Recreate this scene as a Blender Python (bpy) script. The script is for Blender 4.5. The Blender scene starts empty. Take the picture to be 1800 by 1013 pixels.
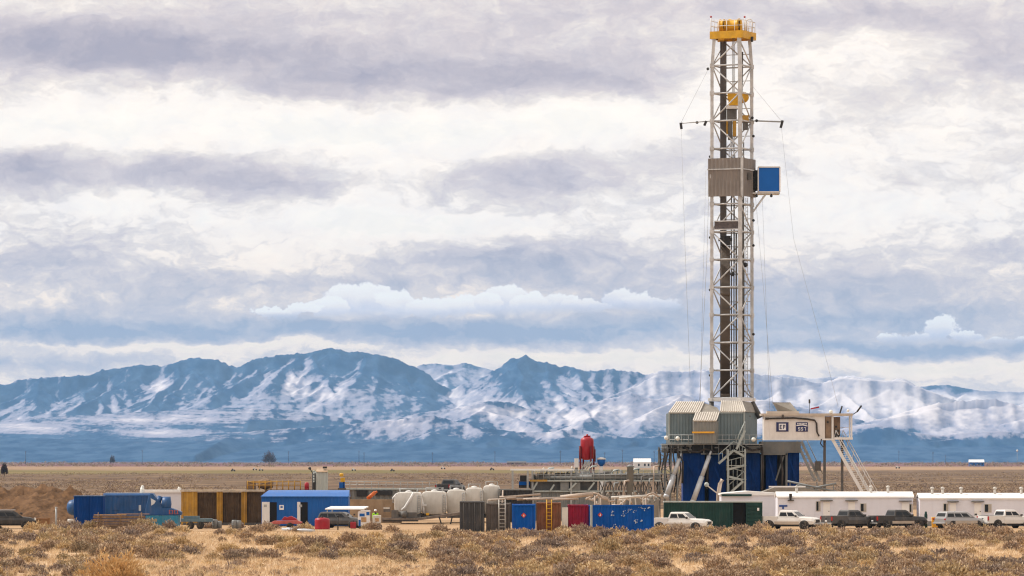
import bpy, math, random
import numpy as np
from mathutils import Vector, Matrix
R = math.radians
sc = bpy.context.scene
col = sc.collection
random.seed(7)
rng = np.random.default_rng(11)
# ------------------------------------------------------------------ measures
F = 7600.0      # focal length in photograph pixels (1800 wide)
HY = 810.0      # horizon row
CZ = 6.7        # eye height
def PX(px, Y): return (px - 900.0) / F * Y
def PZ(py, Y): return CZ + (HY - py) / F * Y
def GY(py): return CZ * F / (py - HY)
# ------------------------------------------------------------------ camera
cd = bpy.data.cameras.new('camera'); cam = bpy.data.objects.new('camera', cd); col.objects.link(cam)
cam.location = (0, 0, CZ); cam.rotation_euler = (R(90), 0, 0)
cd.sensor_width = 36.0; cd.lens = F / 1800 * 36.0
cd.shift_y = (HY - 506.5) / 1800.0
cd.clip_start = 1.0; cd.clip_end = 120000.0
cd.dof.use_dof = True; cd.dof.focus_distance = 440.0; cd.dof.aperture_fstop = 2.4
sc.camera = cam
sc.view_settings.view_transform = 'Standard'; sc.view_settings.look = 'None'
sc.view_settings.exposure = 0.0; sc.view_settings.gamma = 1.0
sc.cycles.use_denoising = True; sc.cycles.filter_width = 1.2
sc.cycles.volume_bounces = 1
sc.cycles.max_bounces = 6
# ------------------------------------------------------------------ node helper
def lin(c):
    return tuple(((x / 255) / 12.92 if x / 255 <= .04045 else ((x / 255 + .055) / 1.055) ** 2.4) for x in c)
class NT:
    def __init__(s, tree): s.t = tree; s.n = tree.nodes; s.l = tree.links
    def node(s, kind, **kw):
        nd = s.n.new(kind)
        for k, v in kw.items(): setattr(nd, k, v)
        return nd
    def put(s, sock, v):
        if isinstance(v, bpy.types.NodeSocket): s.l.new(v, sock)
        else: sock.default_value = v
    def m(s, op, a, b=0.0, c=0.0, clamp=False):
        nd = s.node('ShaderNodeMath', operation=op, use_clamp=clamp)
        s.put(nd.inputs[0], a); s.put(nd.inputs[1], b); s.put(nd.inputs[2], c)
        return nd.outputs[0]
    def vm(s, op, a, b=(0, 0, 0), c=(0, 0, 0)):
        nd = s.node('ShaderNodeVectorMath', operation=op)
        s.put(nd.inputs[0], a); s.put(nd.inputs[1], b)
        if op == 'MULTIPLY_ADD': s.put(nd.inputs[2], c)
        return nd.outputs['Value'] if op in ('DOT_PRODUCT', 'LENGTH') else nd.outputs['Vector']
    def noise(s, vec, scale=5.0, detail=4.0, rough=.55, out='Fac', dims='3D'):
        nd = s.node('ShaderNodeTexNoise', noise_dimensions=dims)
        s.put(nd.inputs['Vector'], vec); nd.inputs['Scale'].default_value = scale
        nd.inputs['Detail'].default_value = detail; nd.inputs['Roughness'].default_value = rough
        return nd.outputs[out]
    def mix(s, fac, a, b):
        nd = s.node('ShaderNodeMix', data_type='RGBA')
        s.put(nd.inputs[0], fac)
        for i, v in ((6, a), (7, b)):
            s.put(nd.inputs[i], v if isinstance(v, bpy.types.NodeSocket) else (*v[:3], 1))
        return nd.outputs[2]
    def rng(s, v, a, b, c=0.0, d=1.0, smooth=True):
        nd = s.node('ShaderNodeMapRange', interpolation_type='SMOOTHSTEP' if smooth else 'LINEAR', clamp=True)
        s.put(nd.inputs[0], v)
        for i, x in enumerate((a, b, c, d)): s.put(nd.inputs[i + 1], x)
        return nd.outputs[0]
    def ramp(s, v, stops, interp='LINEAR'):
        nd = s.node('ShaderNodeValToRGB'); s.put(nd.inputs[0], v)
        e = nd.color_ramp; e.interpolation = interp
        while len(e.elements) < len(stops): e.elements.new(.5)
        for el, (p, c) in zip(e.elements, stops): el.position = p; el.color = (*c[:3], 1)
        return nd.outputs[0]
# ------------------------------------------------------------------ sun and sky
SUN = Vector((-0.66, 0.22, 0.80)).normalized()
sl = bpy.data.lights.new('sun', 'SUN'); so = bpy.data.objects.new('sun', sl); col.objects.link(so)
sl.energy = 3.9; sl.angle = R(0.5); sl.color = (1.0, .945, .87)
so.rotation_euler = SUN.to_track_quat('Z', 'Y').to_euler(); so.location = (0, 0, 300)
w = bpy.data.worlds.new('World'); sc.world = w; w.use_nodes = True
W = NT(w.node_tree); W.n.clear()
wout = W.node('ShaderNodeOutputWorld')
sky = W.node('ShaderNodeTexSky', sky_type='NISHITA'); sky.sun_disc = False
sky.sun_elevation = math.asin(SUN.z); sky.sun_rotation = math.atan2(SUN.x, SUN.y)
bg1 = W.node('ShaderNodeBackground'); W.l.new(sky.outputs[0], bg1.inputs[0]); bg1.inputs[1].default_value = .1
tc = W.node('ShaderNodeTexCoord').outputs['Generated']
sep = W.node('ShaderNodeSeparateXYZ'); W.l.new(tc, sep.inputs[0])
yy = W.m('MAXIMUM', sep.outputs[1], .12)
qx = W.m('MULTIPLY_ADD', W.m('DIVIDE', sep.outputs[0], yy), F / 100, 9.0)      # azimuth, hundreds of photo pixels
qy = W.m('MULTIPLY_ADD', W.m('DIVIDE', sep.outputs[2], yy), -F / 100, HY / 100)  # elevation, downwards
cb = W.node('ShaderNodeCombineXYZ'); W.l.new(qx, cb.inputs[0]); W.l.new(qy, cb.inputs[1])
q = cb.outputs[0]
wn = W.noise(W.vm('MULTIPLY', q, (.45, 1.0, 1)), 1.0, 5, .58, 'Color')
qw = W.vm('MULTIPLY_ADD', W.vm('SUBTRACT', wn, (.5, .5, .5)), (1.6, .75, 0), q)
wn2 = W.noise(W.vm('MULTIPLY', q, (.8, 1.3, 1)), 3.2, 5, .6, 'Color')
qw = W.vm('MULTIPLY_ADD', W.vm('SUBTRACT', wn2, (.5, .5, .5)), (.5, .24, 0), qw)
# broad darker (+) and brighter (-) banks of cloud: centre, radii (hundreds of px), weight
BANKS = [(0.6, .62, 3.2, .42, .42), (2.6, .98, 2.6, .32, .36), (6.0, .75, 5.5, .75, .22), (8.6, 1.45, 3.2, .36, .36), (6.2, 1.2, 3.0, .5, .16), (10.9, 1.2, 1.6, .45, .18),
         (12.5, .15, 5, .3, .22), (16.8, .35, 2.0, .3, .26), (17.6, 1.1, 1.5, .45, .30), (15.2, 1.7, 2.2, .22, .14), (15.3, .95, 1.2, .3, -.16),
         (.3, 2.9, .9, .34, .42), (2.6, 3.05, 2.6, .26, .34), (4.9, 3.3, 1.2, .22, .32), (8.6, 3.2, 2.2, .38, .26), (10.7, 2.8, 1.2, .3, .20), (7.3, 3.05, .8, .4, -.2),
         (1.0, 2.25, 2.6, .36, -.34), (6.3, 2.25, 3.6, .42, -.42), (9.2, 2.3, 1.4, .25, -.18), (10.6, 2.1, 1.6, .4, -.2), (13.4, 1.6, 1.4, .4, -.22), (16.5, 2.3, 2.5, .5, -.1),
         (2.0, 3.6, 1.5, .18, -.18), (6.2, 3.95, 3.2, .3, -.34), (5.2, 4.5, 1.2, .35, -.22), (8.5, 4.0, 2.5, .25, -.25), (14.8, 3.9, 2.4, .5, -.22),
         (1.0, 4.6, 1.3, .5, .26), (3.2, 5.05, 1.0, .3, .24), (5.0, 5.0, 1.6, .2, .14), (8.9, 4.7, 1.3, .34, .32), (10.6, 4.6, 1.6, .5, .24), (7.0, 4.95, 1.2, .14, .22),
         (.5, 5.7, 2.0, .26, .5), (3.0, 5.82, 2.0, .22, .46), (5.6, 5.8, 2.4, .2, .5), (8.6, 5.85, 2.2, .2, .46), (10.4, 5.75, 1.8, .2, .42), (13.6, 5.7, 2.2, .34, .36),
         (16.0, 6.12, 3.2, .13, .62), (16.8, 5.6, 1.6, .3, .42), (15.6, 5.2, 1.5, .35, .22), (17.4, 4.5, 1.0, .3, .16), (13.0, 5.0, 2.0, .3, .2),
         (4.0, 6.1, 3.6, .07, -.42), (9.2, 6.25, 2.6, .09, -.4), (16.0, 6.45, 3.0, .14, -.42), (12.4, 6.3, 2.0, .12, -.2), (1.0, 6.02, 1.2, .05, -.3), (.6, 6.35, 1.8, .14, .34)]
acc = W.m('MULTIPLY', W.m('SUBTRACT', W.noise(W.vm('MULTIPLY', qw, (.34, .95, 1)), 1.1, 8, .6), .5), .95)
acc = W.m('ADD', acc, .345)
acc = W.m('MULTIPLY_ADD', W.m('SUBTRACT', W.noise(W.vm('MULTIPLY', qw, (.8, 1.5, 1)), 2.6, 7, .64), .5), .50, acc)
acc = W.m('MULTIPLY_ADD', W.m('SUBTRACT', W.noise(W.vm('MULTIPLY', qw, (1.0, 1.6, 1)), 6.5, 6, .62), .5), .20, acc)
bl = W.m('ABSOLUTE', W.m('MULTIPLY_ADD', W.noise(W.vm('MULTIPLY', qw, (.75, 1.45, 1)), 1.5, 6, .55), 2.0, -1.0))
acc = W.m('MULTIPLY_ADD', W.m('MULTIPLY', W.m('SUBTRACT', .16, bl), W.rng(qy, 2.2, 4.2)), .75, acc)
for cx, cy, rx, ry, a in BANKS:
    d = W.vm('MULTIPLY_ADD', qw, (1 / rx, 1 / ry, 0), (-cx / rx, -cy / ry, 0))
    acc = W.m('MULTIPLY_ADD', W.m('EXPONENT', W.m('MULTIPLY', W.vm('DOT_PRODUCT', d, d), -1.0)), a, acc)
high = W.ramp(acc, [(0, lin((255, 250, 243))), (.26, lin((252, 245, 238))), (.40, lin((230, 223, 219))), (.58, lin((208, 200, 204))), (.82, lin((184, 177, 187))), (1, lin((166, 161, 176)))])
low = W.ramp(acc, [(0, lin((255, 246, 230))), (.26, lin((248, 238, 226))), (.40, lin((220, 214, 213))), (.60, lin((194, 192, 202))), (.85, lin((166, 171, 190))), (1, lin((146, 156, 182)))])
low = W.vm('MULTIPLY', low, (1.14, 1.05, .95))
cl = W.mix(W.rng(qy, 3.6, 5.6), high, low)
bil = W.noise(W.vm('MULTIPLY', qw, (.9, 1.25, 1)), 1.7, 7, .56)
cl = W.vm('MULTIPLY', cl, W.ramp(bil, [(.32, (.93, .93, .95)), (.5, (1.0, .99, .98)), (.66, (1.05, 1.03, 1.0))]))
# crisp heaps of cumulus low in the sky
HEAPS = [(5.75, 5.44, .40, .20, 5.60), (6.1, 5.36, .46, .34, 5.58), (6.55, 5.28, .44, .34, 5.58), (7.0, 5.38, .46, .26, 5.60), (7.5, 5.44, .46, .20, 5.60), (8.0, 5.42, .46, .2, 5.58), (8.45, 5.36, .46, .24, 5.56), (8.9, 5.28, .46, .32, 5.54), (9.35, 5.36, .44, .22, 5.53), (9.8, 5.36, .46, .22, 5.5), (10.3, 5.38, .46, .18, 5.5), (10.9, 5.28, .34, .26, 5.46), (11.4, 5.32, .56, .20, 5.46), (5.3, 5.48, .40, .14, 5.62), (4.85, 5.5, .4, .10, 5.62),
         (16.55, 5.82, .34, .26, 6.02), (16.1, 5.94, .40, .15, 6.03), (15.7, 5.97, .3, .1, 6.03), (17.05, 5.93, .34, .14, 6.03), (17.55, 5.99, .44, .08, 6.04)]
pn = W.noise(q, 2.1, 4, .55, 'Color')
pw = W.vm('MULTIPLY_ADD', W.vm('SUBTRACT', pn, (.5, .5, .5)), (.62, .46, 0), q)
pn = W.noise(q, 7.5, 4, .6, 'Color')
pw = W.vm('MULTIPLY_ADD', W.vm('SUBTRACT', pn, (.5, .5, .5)), (.26, .20, 0), pw)
fld = None; lit = None
for cx, cy, rx, ry, base in HEAPS:
    d = W.vm('MULTIPLY_ADD', pw, (1 / rx, 1 / ry, 0), (-cx / rx, -cy / ry, 0))
    f = W.m('SUBTRACT', 1.0, W.vm('DOT_PRODUCT', d, d))
    cut = W.rng(qy, base - .16, base + .06, 1, 0)
    f = W.m('MULTIPLY', W.rng(f, 0, .34), cut)
    sh = W.rng(qy, base - 2.1 * ry, base, 1, 0)
    fld = f if fld is None else W.m('MAXIMUM', fld, f)
    lit = W.m('MULTIPLY', f, sh) if lit is None else W.m('MAXIMUM', lit, W.m('MULTIPLY', f, sh))
pc = W.ramp(W.m('ADD', lit, W.m('MULTIPLY', W.m('SUBTRACT', W.noise(pw, 4.0, 5, .6), .5), .55)), [(0, lin((205, 206, 220))), (.25, lin((226, 222, 228))), (.5, lin((248, 241, 236))), (.8, lin((255, 252, 246)))])
cl = W.mix(W.m('MULTIPLY', fld, .95), cl, pc)
cl = W.vm('MULTIPLY', cl, (1.035, 1.0, .96))
bg2 = W.node('ShaderNodeBackground'); W.l.new(cl, bg2.inputs[0]); bg2.inputs[1].default_value = 1.19
mxs = W.node('ShaderNodeMixShader')
gap = W.rng(acc, -.12, .10, .90, .99)
W.l.new(gap, mxs.inputs[0]); W.l.new(bg1.outputs[0], mxs.inputs[1]); W.l.new(bg2.outputs[0], mxs.inputs[2])
W.l.new(mxs.outputs[0], wout.inputs[0])
w.cycles.sampling_method = 'MANUAL'; w.cycles.sample_map_resolution = 512
# ------------------------------------------------------------------ mesh builder
class MB:
    def __init__(s): s.v = []; s.f = []; s.mi = []; s.sm = []; s.cur = 0
    def add(s, vs, fs, smooth=False):
        o = len(s.v); s.v += [tuple(p) for p in vs]
        for f in fs: s.f.append([i + o for i in f]); s.mi.append(s.cur); s.sm.append(smooth)
        return s
    def box(s, x0, x1, y0, y1, z0, z1):
        return s.add([(x, y, z) for z in (z0, z1) for y in (y0, y1) for x in (x0, x1)],
                     [(0, 2, 3, 1), (4, 5, 7, 6), (0, 1, 5, 4), (2, 6, 7, 3), (0, 4, 6, 2), (1, 3, 7, 5)])
    def frame(s, p, q):
        p, q = Vector(p), Vector(q); d = (q - p); d.normalize()
        up = Vector((0, 0, 1)) if abs(d.z) < .95 else Vector((0, 1, 0))
        a = d.cross(up).normalized(); b = a.cross(d).normalized()
        return p, q, a, b
    def beam(s, p, q, w, h=None):
        h = h or w; p, q, a, b = s.frame(p, q); vs = []
        for e in (p, q):
            for sa, sb in ((-1, -1), (1, -1), (1, 1), (-1, 1)): vs.append(e + a * (sa * w / 2) + b * (sb * h / 2))
        return s.add(vs, [(0, 1, 2, 3), (7, 6, 5, 4), (0, 4, 5, 1), (1, 5, 6, 2), (2, 6, 7, 3), (3, 7, 4, 0)])
    def tube(s, p, q, r, r2=None, n=10):
        r2 = r if r2 is None else r2; p, q, a, b = s.frame(p, q); vs = []
        for e, rr in ((p, r), (q, r2)):
            for i in range(n): t = 2 * math.pi * i / n; vs.append(e + a * (rr * math.cos(t)) + b * (rr * math.sin(t)))
        s.add(vs, [(i, i + n, (i + 1) % n + n, (i + 1) % n) for i in range(n)], True)
        o = len(s.v) - 2 * n
        s.f.append(list(range(o, o + n))); s.f.append(list(range(o + 2 * n - 1, o + n - 1, -1))); s.mi += [s.cur] * 2; s.sm += [False] * 2
        return s
    def path(s, pts, r, n=7):
        pts = [Vector(p) for p in pts]; rings = []
        for i, p in enumerate(pts):
            d = (pts[min(i + 1, len(pts) - 1)] - pts[max(i - 1, 0)])
            _, _, a, b = s.frame((0, 0, 0), d)
            rings += [p + a * (r * math.cos(2 * math.pi * k / n)) + b * (r * math.sin(2 * math.pi * k / n)) for k in range(n)]
        fs = [(i * n + k, (i + 1) * n + k, (i + 1) * n + (k + 1) % n, i * n + (k + 1) % n) for i in range(len(pts) - 1) for k in range(n)]
        s.add(rings, fs, True)
        o = len(s.v) - len(rings)
        s.f += [list(range(o, o + n)), list(range(len(s.v) - 1, len(s.v) - n - 1, -1))]; s.mi += [s.cur] * 2; s.sm += [False] * 2
        return s
    def prism(s, poly, a, b, axis='y'):
        n = len(poly)
        def pt(u, v, t): return {'y': (u, t, v), 'x': (t, u, v), 'z': (u, v, t)}[axis]
        vs = [pt(u, v, a) for u, v in poly] + [pt(u, v, b) for u, v in poly]
        return s.add(vs, [tuple(range(n)), tuple(range(2 * n - 1, n - 1, -1))] + [(i, i + n, (i + 1) % n + n, (i + 1) % n) for i in range(n)])
    def quad(s, a, b, c, d, t=.03):
        a, b, c, d = map(Vector, (a, b, c, d)); nrm = (b - a).cross(d - a).normalized() * t
        return s.add([a, b, c, d, a - nrm, b - nrm, c - nrm, d - nrm], [(0, 1, 2, 3), (7, 6, 5, 4), (0, 4, 5, 1), (1, 5, 6, 2), (2, 6, 7, 3), (3, 7, 4, 0)])
    def lathe(s, prof, c=(0, 0, 0), axis='z', n=20):
        c = Vector(c); vs = []
        for r, h in prof:
            for i in range(n):
                t = 2 * math.pi * i / n; u, v = r * math.cos(t), r * math.sin(t)
                vs.append(c + Vector({'z': (u, v, h), 'x': (h, u, v), 'y': (v, h, u)}[axis]))
        return s.add(vs, [(j * n + i, j * n + (i + 1) % n, (j + 1) * n + (i + 1) % n, (j + 1) * n + i) for j in range(len(prof) - 1) for i in range(n)] + [tuple(range(n - 1, -1, -1)), tuple(range((len(prof) - 1) * n, len(prof) * n))], True)
    def ball(s, c, r, n=10):
        return s.lathe([(max(r * math.sin(math.pi * k / n), 1e-3), -r * math.cos(math.pi * k / n)) for k in range(n + 1)], c, 'z', 12)
    def corr(s, p, q, z0, z1, pitch=.28, dep=.05, lean=(0, 0)):
        """corrugated sheet from p to q (x,y), bottom z0 to top z1; lean moves the top edge (x,y)"""
        p = Vector((p[0], p[1], 0)); q = Vector((q[0], q[1], 0)); L = (q - p).length; d = (q - p) / L
        nrm = Vector((d.y, -d.x, 0)); n = max(2, int(L / pitch)); st = L / n; pts = []
        for i in range(n):
            pts += [(i * st, 0), (i * st + st * .3, 0), (i * st + st * .5, dep), (i * st + st * .8, dep)]
        pts.append((L, 0)); vs = []; le = Vector((lean[0], lean[1], 0))
        for t, o in pts:
            b = p + d * t - nrm * o; vs += [b + Vector((0, 0, z0)), b + le + Vector((0, 0, z1))]
        return s.add(vs, [(2 * i, 2 * i + 2, 2 * i + 3, 2 * i + 1) for i in range(len(pts) - 1)])
    def build(s, name, mat, parent=None, bevel=0, loc=None):
        me = bpy.data.meshes.new(name)
        me.from_pydata(s.v, [], s.f)
        for m in (mat if isinstance(mat, (list, tuple)) else [mat]): me.materials.append(m)
        me.polygons.foreach_set('material_index', s.mi); me.polygons.foreach_set('use_smooth', s.sm)
        me.update()
        o = bpy.data.objects.new(name, me); col.objects.link(o)
        if parent: o.parent = parent
        if loc: o.location = loc
        if bevel:
            b = o.modifiers.new('bevel', 'BEVEL'); b.width = bevel; b.segments = 2; b.limit_method = 'ANGLE'
        return o
def tag(o, label, cat, group=None):
    o['label'] = label; o['category'] = cat
    if group: o['group'] = group
    return o
def empty(name, label, cat, loc, rz=0, group=None):
    o = bpy.data.objects.new(name, None); col.objects.link(o); o.location = loc; o.rotation_euler = (0, 0, R(rz))
    o.empty_display_size = .5
    return tag(o, label, cat, group)
def kids(o): return [c for c in bpy.data.objects if c.parent == o]
def copy_tree(o, parent=None):
    c = o.copy(); col.objects.link(c)
    if parent: c.parent = parent
    for ch in kids(o): copy_tree(ch, c)
    return c
class Fr:
    """pixel measures turned into metres at a distance Y, about the pixel column px"""
    def __init__(s, px, Y): s.p = px; s.Y = Y; s.k = Y / F
    def x(s, px): return (px - s.p) * s.k
    def z(s, py): return CZ + (HY - py) * s.k
    def loc(s, z=0): return ((s.p - 900) * s.k, s.Y, z)
def npmesh(name, V, Fc, mat, attr=None, smooth=False):
    """V (n,3), Fc (m,k) -> object"""
    me = bpy.data.meshes.new(name); k = Fc.shape[1]
    me.vertices.add(len(V)); me.vertices.foreach_set('co', np.ascontiguousarray(V, np.float32).ravel())
    me.loops.add(Fc.size); me.loops.foreach_set('vertex_index', np.ascontiguousarray(Fc, np.int32).ravel())
    me.polygons.add(len(Fc)); me.polygons.foreach_set('loop_start', np.arange(0, Fc.size, k, dtype=np.int32))
    try: me.polygons.foreach_set('loop_total', np.full(len(Fc), k, np.int32))
    except Exception: pass
    if smooth: me.polygons.foreach_set('use_smooth', np.ones(len(Fc), bool))
    me.update(calc_edges=True)
    if attr:
        for nm, val in attr.items():
            a = me.attributes.new(nm, 'FLOAT', 'POINT'); a.data.foreach_set('value', np.ascontiguousarray(val, np.float32))
    me.validate()
    me.materials.append(mat)
    o = bpy.data.objects.new(name, me); col.objects.link(o)
    return o
def vnoise(x, y, s=0):
    ix, iy = np.floor(x), np.floor(y); fx, fy = x - ix, y - iy
    def h(a, b):
        v = np.sin(a * 127.1 + b * 311.7 + s * 74.7) * 43758.5453
        return v - np.floor(v)
    fx = fx * fx * fx * (fx * (fx * 6 - 15) + 10); fy = fy * fy * fy * (fy * (fy * 6 - 15) + 10)
    return (h(ix, iy) * (1 - fx) + h(ix + 1, iy) * fx) * (1 - fy) + (h(ix, iy + 1) * (1 - fx) + h(ix + 1, iy + 1) * fx) * fy
def fbm(x, y, o=5, s=0, g=.5):
    t = 0; a = 1; n = 0
    for i in range(o): t = t + a * vnoise(x, y, s + i * 3.1); n += a; a *= g; x = x * 2.03 + 1.7; y = y * 2.03 + 9.2
    return t / n
def ridged(x, y, o=5, s=0):
    t = 0; a = 1; n = 0
    for i in range(o): t = t + a * (1 - np.abs(2 * vnoise(x, y, s + i * 3.1) - 1)); n += a; a *= .5; x = x * 2.03 + 1.7; y = y * 2.03 + 9.2
    return t / n
# ------------------------------------------------------------------ materials
def mat(name, c, rough=.55, metal=0.0, var=.12, scale=1.2, dust=.15, bump=0.0, dustc=(.36, .29, .22), spec=.4):
    m = bpy.data.materials.new(name); m.use_nodes = True; T = NT(m.node_tree); b = T.n['Principled BSDF']
    ob = T.node('ShaderNodeTexCoord').outputs['Object']
    n1 = T.noise(ob, scale, 6, .6)
    cA = tuple(x * (1 - var) for x in c); cB = tuple(min(1, x * (1 + var)) for x in c)
    cc = T.mix(T.rng(n1, .3, .7), cA, cB)
    if dust:
        st = T.noise(T.vm('MULTIPLY', ob, (3.0, 3.0, .5)), scale * 1.3, 6, .65)
        cc = T.mix(T.m('MULTIPLY', T.rng(st, .46, .74), dust), cc, dustc)
    T.l.new(cc, b.inputs['Base Color'])
    b.inputs['Roughness'].default_value = rough; b.inputs['Metallic'].default_value = metal
    b.inputs['Specular IOR Level'].default_value = spec
    if bump:
        bp = T.node('ShaderNodeBump'); bp.inputs['Strength'].default_value = bump; bp.inputs['Distance'].default_value = .03
        T.l.new(T.noise(ob, scale * 6, 5, .6), bp.inputs['Height']); T.l.new(bp.outputs[0], b.inputs['Normal'])
    return m
def s(*c): return lin(c)
M = dict(
    mast=mat('galvanised mast steel', (.50, .51, .525), .5, .0, .22, .9, .32, dustc=(.30, .22, .16)),
    mastd=mat('dark weathered steel', (.10, .095, .09), .6, 0, .25, .8, .2),
    rail=mat('galvanised rail', (.34, .35, .35), .5, .2, .15, 1, .1),
    white=mat('white paint', (.72, .71, .70), .5, 0, .06, .8, .14),
    whitec=mat('clean white sheet', (.82, .82, .82), .45, 0, .03, .5, .05),
    cabin=mat('off white cabin paint', (.70, .675, .655), .55, 0, .06, .9, .22),
    cream=mat('dusty cream tank paint', (.58, .555, .51), .55, 0, .1, .8, .35),
    yellow=mat('crown yellow', (.62, .34, .012), .5, 0, .15, 1.5, .12),
    yellow2=mat('mustard panel', (.42, .23, .03), .6, 0, .2, 1.0, .25),
    brownp=mat('rust brown panel', (.075, .045, .022), .75, 0, .3, 1.2, .15),
    sub=mat('substructure blue', (.002, .036, .19), .65, 0, .25, .6, .03, spec=.12),
    blue=mat('container blue', (.002, .080, .36), .65, 0, .12, .7, .04, spec=.12),
    blued=mat('navy box blue', (.002, .042, .20), .65, 0, .12, .7, .04, spec=.12),
    tealb=mat('tank steel blue', (.012, .075, .22), .45, 0, .18, .6, .12),
    teal=mat('teal skid paint', (.018, .19, .32), .5, 0, .15, .8, .15),
    bldg=mat('building blue sheet', (.004, .10, .38), .5, 0, .08, .6, .04, spec=.3),
    monkey=mat('bright blue panel', (.003, .115, .46), .45, 0, .05, .8, .0, spec=.25),
    clad=mat('grey brown wind sheet', (.21, .185, .17), .55, .2, .1, .7, .2),
    house=mat('grey green wind wall', (.150, .195, .212), .5, .2, .1, .6, .15),
    roofb=mat('bright ribbed roof sheet', (.66, .62, .56), .4, .1, .08, .8, .15),
    roofd=mat('dull roof sheet', (.24, .22, .19), .6, .1, .15, .8, .2),
    dark=mat('near black steel', (.02, .02, .022), .6, 0, .3, 1.2, .1),
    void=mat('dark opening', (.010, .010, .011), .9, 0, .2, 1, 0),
    grey=mat('tank grey', (.20, .21, .21), .55, .1, .15, .7, .25),
    greyl=mat('light grey green steel', (.36, .40, .39), .5, .1, .12, .7, .2),
    charcoal=mat('charcoal container', (.045, .045, .048), .6, 0, .2, .8, .12),
    umber=mat('grey brown container', (.085, .07, .062), .65, 0, .22, .9, .2),
    rust=mat('rust brown container', (.16, .055, .022), .65, 0, .25, 1.1, .15),
    maroon=mat('maroon container', (.24, .008, .03), .6, 0, .3, .5, .9, dustc=(.085, .012, .085), spec=.2),
    red=mat('silo red', (.33, .008, .02), .42, 0, .12, .8, .06),
    pink=mat('sun faded red', (.42, .10, .09), .6, 0, .2, 1.2, .12),
    green=mat('dark green container', (.005, .040, .034), .55, 0, .2, .7, .04, spec=.3),
    orange=mat('orange boom', (.55, .12, .02), .5, 0, .1, 1, .1),
    amber=mat('amber bin', (.80, .40, .03), .5, 0, .08, 1, .05),
    wood=mat('weathered lumber', (.20, .13, .08), .85, 0, .35, 2.5, .1, .4),
    woodl=mat('fresh lumber', (.42, .26, .13), .8, 0, .25, 2.5, .1, .4),
    crate=mat('crate board', (.30, .15, .06), .8, 0, .25, 1.5, .15, .3),
    glass=mat('dark window glass', (.008, .011, .015), .22, 0, .1, 1, .03, spec=.32),
    tyre=mat('tyre rubber', (.020, .019, .018), .9, 0, .2, 2, .35),
    rim=mat('wheel alloy', (.30, .29, .28), .4, .5, .1, 2, .2),
    chrome=mat('bright trim', (.45, .45, .45), .3, .6, .05, 2, .15),
    lampw=mat('lamp lens', (.75, .75, .70), .2, 0, .05, 2, .05),
    lampr=mat('red tail lens', (.35, .01, .008), .3, 0, .05, 2, .05),
    carw=mat('white car paint', (.68, .67, .65), .3, 0, .04, 1, .16, spec=.55),
    carm=mat('dusty lower car paint', (.42, .36, .30), .5, 0, .1, 1, .3),
    carg=mat('graphite car paint', (.065, .064, .066), .35, .1, .1, 1, .2, spec=.55),
    carb=mat('black car paint', (.026, .024, .024), .35, 0, .1, 1, .15, spec=.55),
    cars=mat('silver car paint', (.36, .36, .37), .32, .3, .06, 1, .2, spec=.55),
    pipe=mat('tan pipe', (.42, .34, .28), .55, .1, .15, 1, .2),
    hose=mat('dark hose', (.035, .03, .028), .7, 0, .3, 1, .2),
    pale=mat('pale zinc pipe', (.55, .58, .62), .4, .2, .1, .8, .15),
    navy=mat('sign navy', (.012, .018, .10), .5, 0, .05, 1, .05),
    signw=mat('sign white', (.78, .78, .80), .5, 0, .03, 1, .03),
    signr=mat('placard red', (.55, .05, .02), .5, 0, .05, 1, .03),
    hivis=mat('hi vis yellow green', (.35, .75, .02), .7, 0, .06, 3, .02),
    skin=mat('skin', (.42, .24, .17), .6, 0, .05, 3, 0),
    jean=mat('dark work trousers', (.03, .035, .06), .85, 0, .15, 3, .1),
    tanroof=mat('dusty canvas roof', (.40, .37, .33), .8, 0, .12, 1, .2),
)
# ------------------------------------------------------------------ ground, pad
def structure(o): o['kind'] = 'structure'; return o
def ground_h(x, y):
    near = np.clip((405 - y) / 60, 0, 1)
    return near * ((fbm(x / 9.0, y / 9.0, 4, 3) - .5) * .5 + (fbm(x / 30, y / 30, 3, 8) - .5) * .5)
gm = bpy.data.materials.new('desert ground'); gm.use_nodes = True; G = NT(gm.node_tree); gb = G.n['Principled BSDF']
pos = G.node('ShaderNodeNewGeometry').outputs['Position']
sp = G.node('ShaderNodeSeparateXYZ'); G.l.new(pos, sp.inputs[0]); gx, gy = sp.outputs[0], sp.outputs[1]
ny = G.m('MULTIPLY', G.m('MULTIPLY_ADD', G.m('SUBTRACT', G.noise(G.vm('MULTIPLY', pos, (.006, .0012, 0)), 1, 7, .65), .5), .55, 1.0), gy)
near = G.mix(G.rng(G.noise(pos, .16, 7, .62), .40, .62), s(196, 168, 136), s(156, 130, 106))
near = G.mix(G.m('MULTIPLY', G.rng(G.noise(pos, 1.4, 6, .65), .5, .75), .6), near, s(212, 188, 154))
scrub = G.mix(G.rng(G.noise(G.vm('MULTIPLY', pos, (.05, .02, 0)), 1, 8, .68), .40, .62), s(88, 73, 60), s(128, 106, 84))
scrub = G.mix(G.m('MULTIPLY', G.rng(G.noise(G.vm('MULTIPLY', pos, (.012, .006, 0)), 1, 6, .6), .48, .66), .55), scrub, s(84, 66, 56))
tan_ = G.mix(G.rng(G.noise(G.vm('MULTIPLY', pos, (.004, .004, 0)), 1, 5, .6), .4, .65), s(156, 128, 102), s(132, 110, 88))
grn = G.mix(G.rng(G.noise(G.vm('MULTIPLY', pos, (.006, .004, 0)), 1, 5, .6), .4, .7), s(108, 98, 60), s(128, 110, 76))
pur = G.mix(G.rng(G.noise(G.vm('MULTIPLY', pos, (.0012, .0008, 0)), 1, 5, .6), .4, .65), s(104, 72, 76), s(128, 94, 86))
c = G.mix(G.rng(gy, 405, 420, 0, 1), near, scrub)
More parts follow.
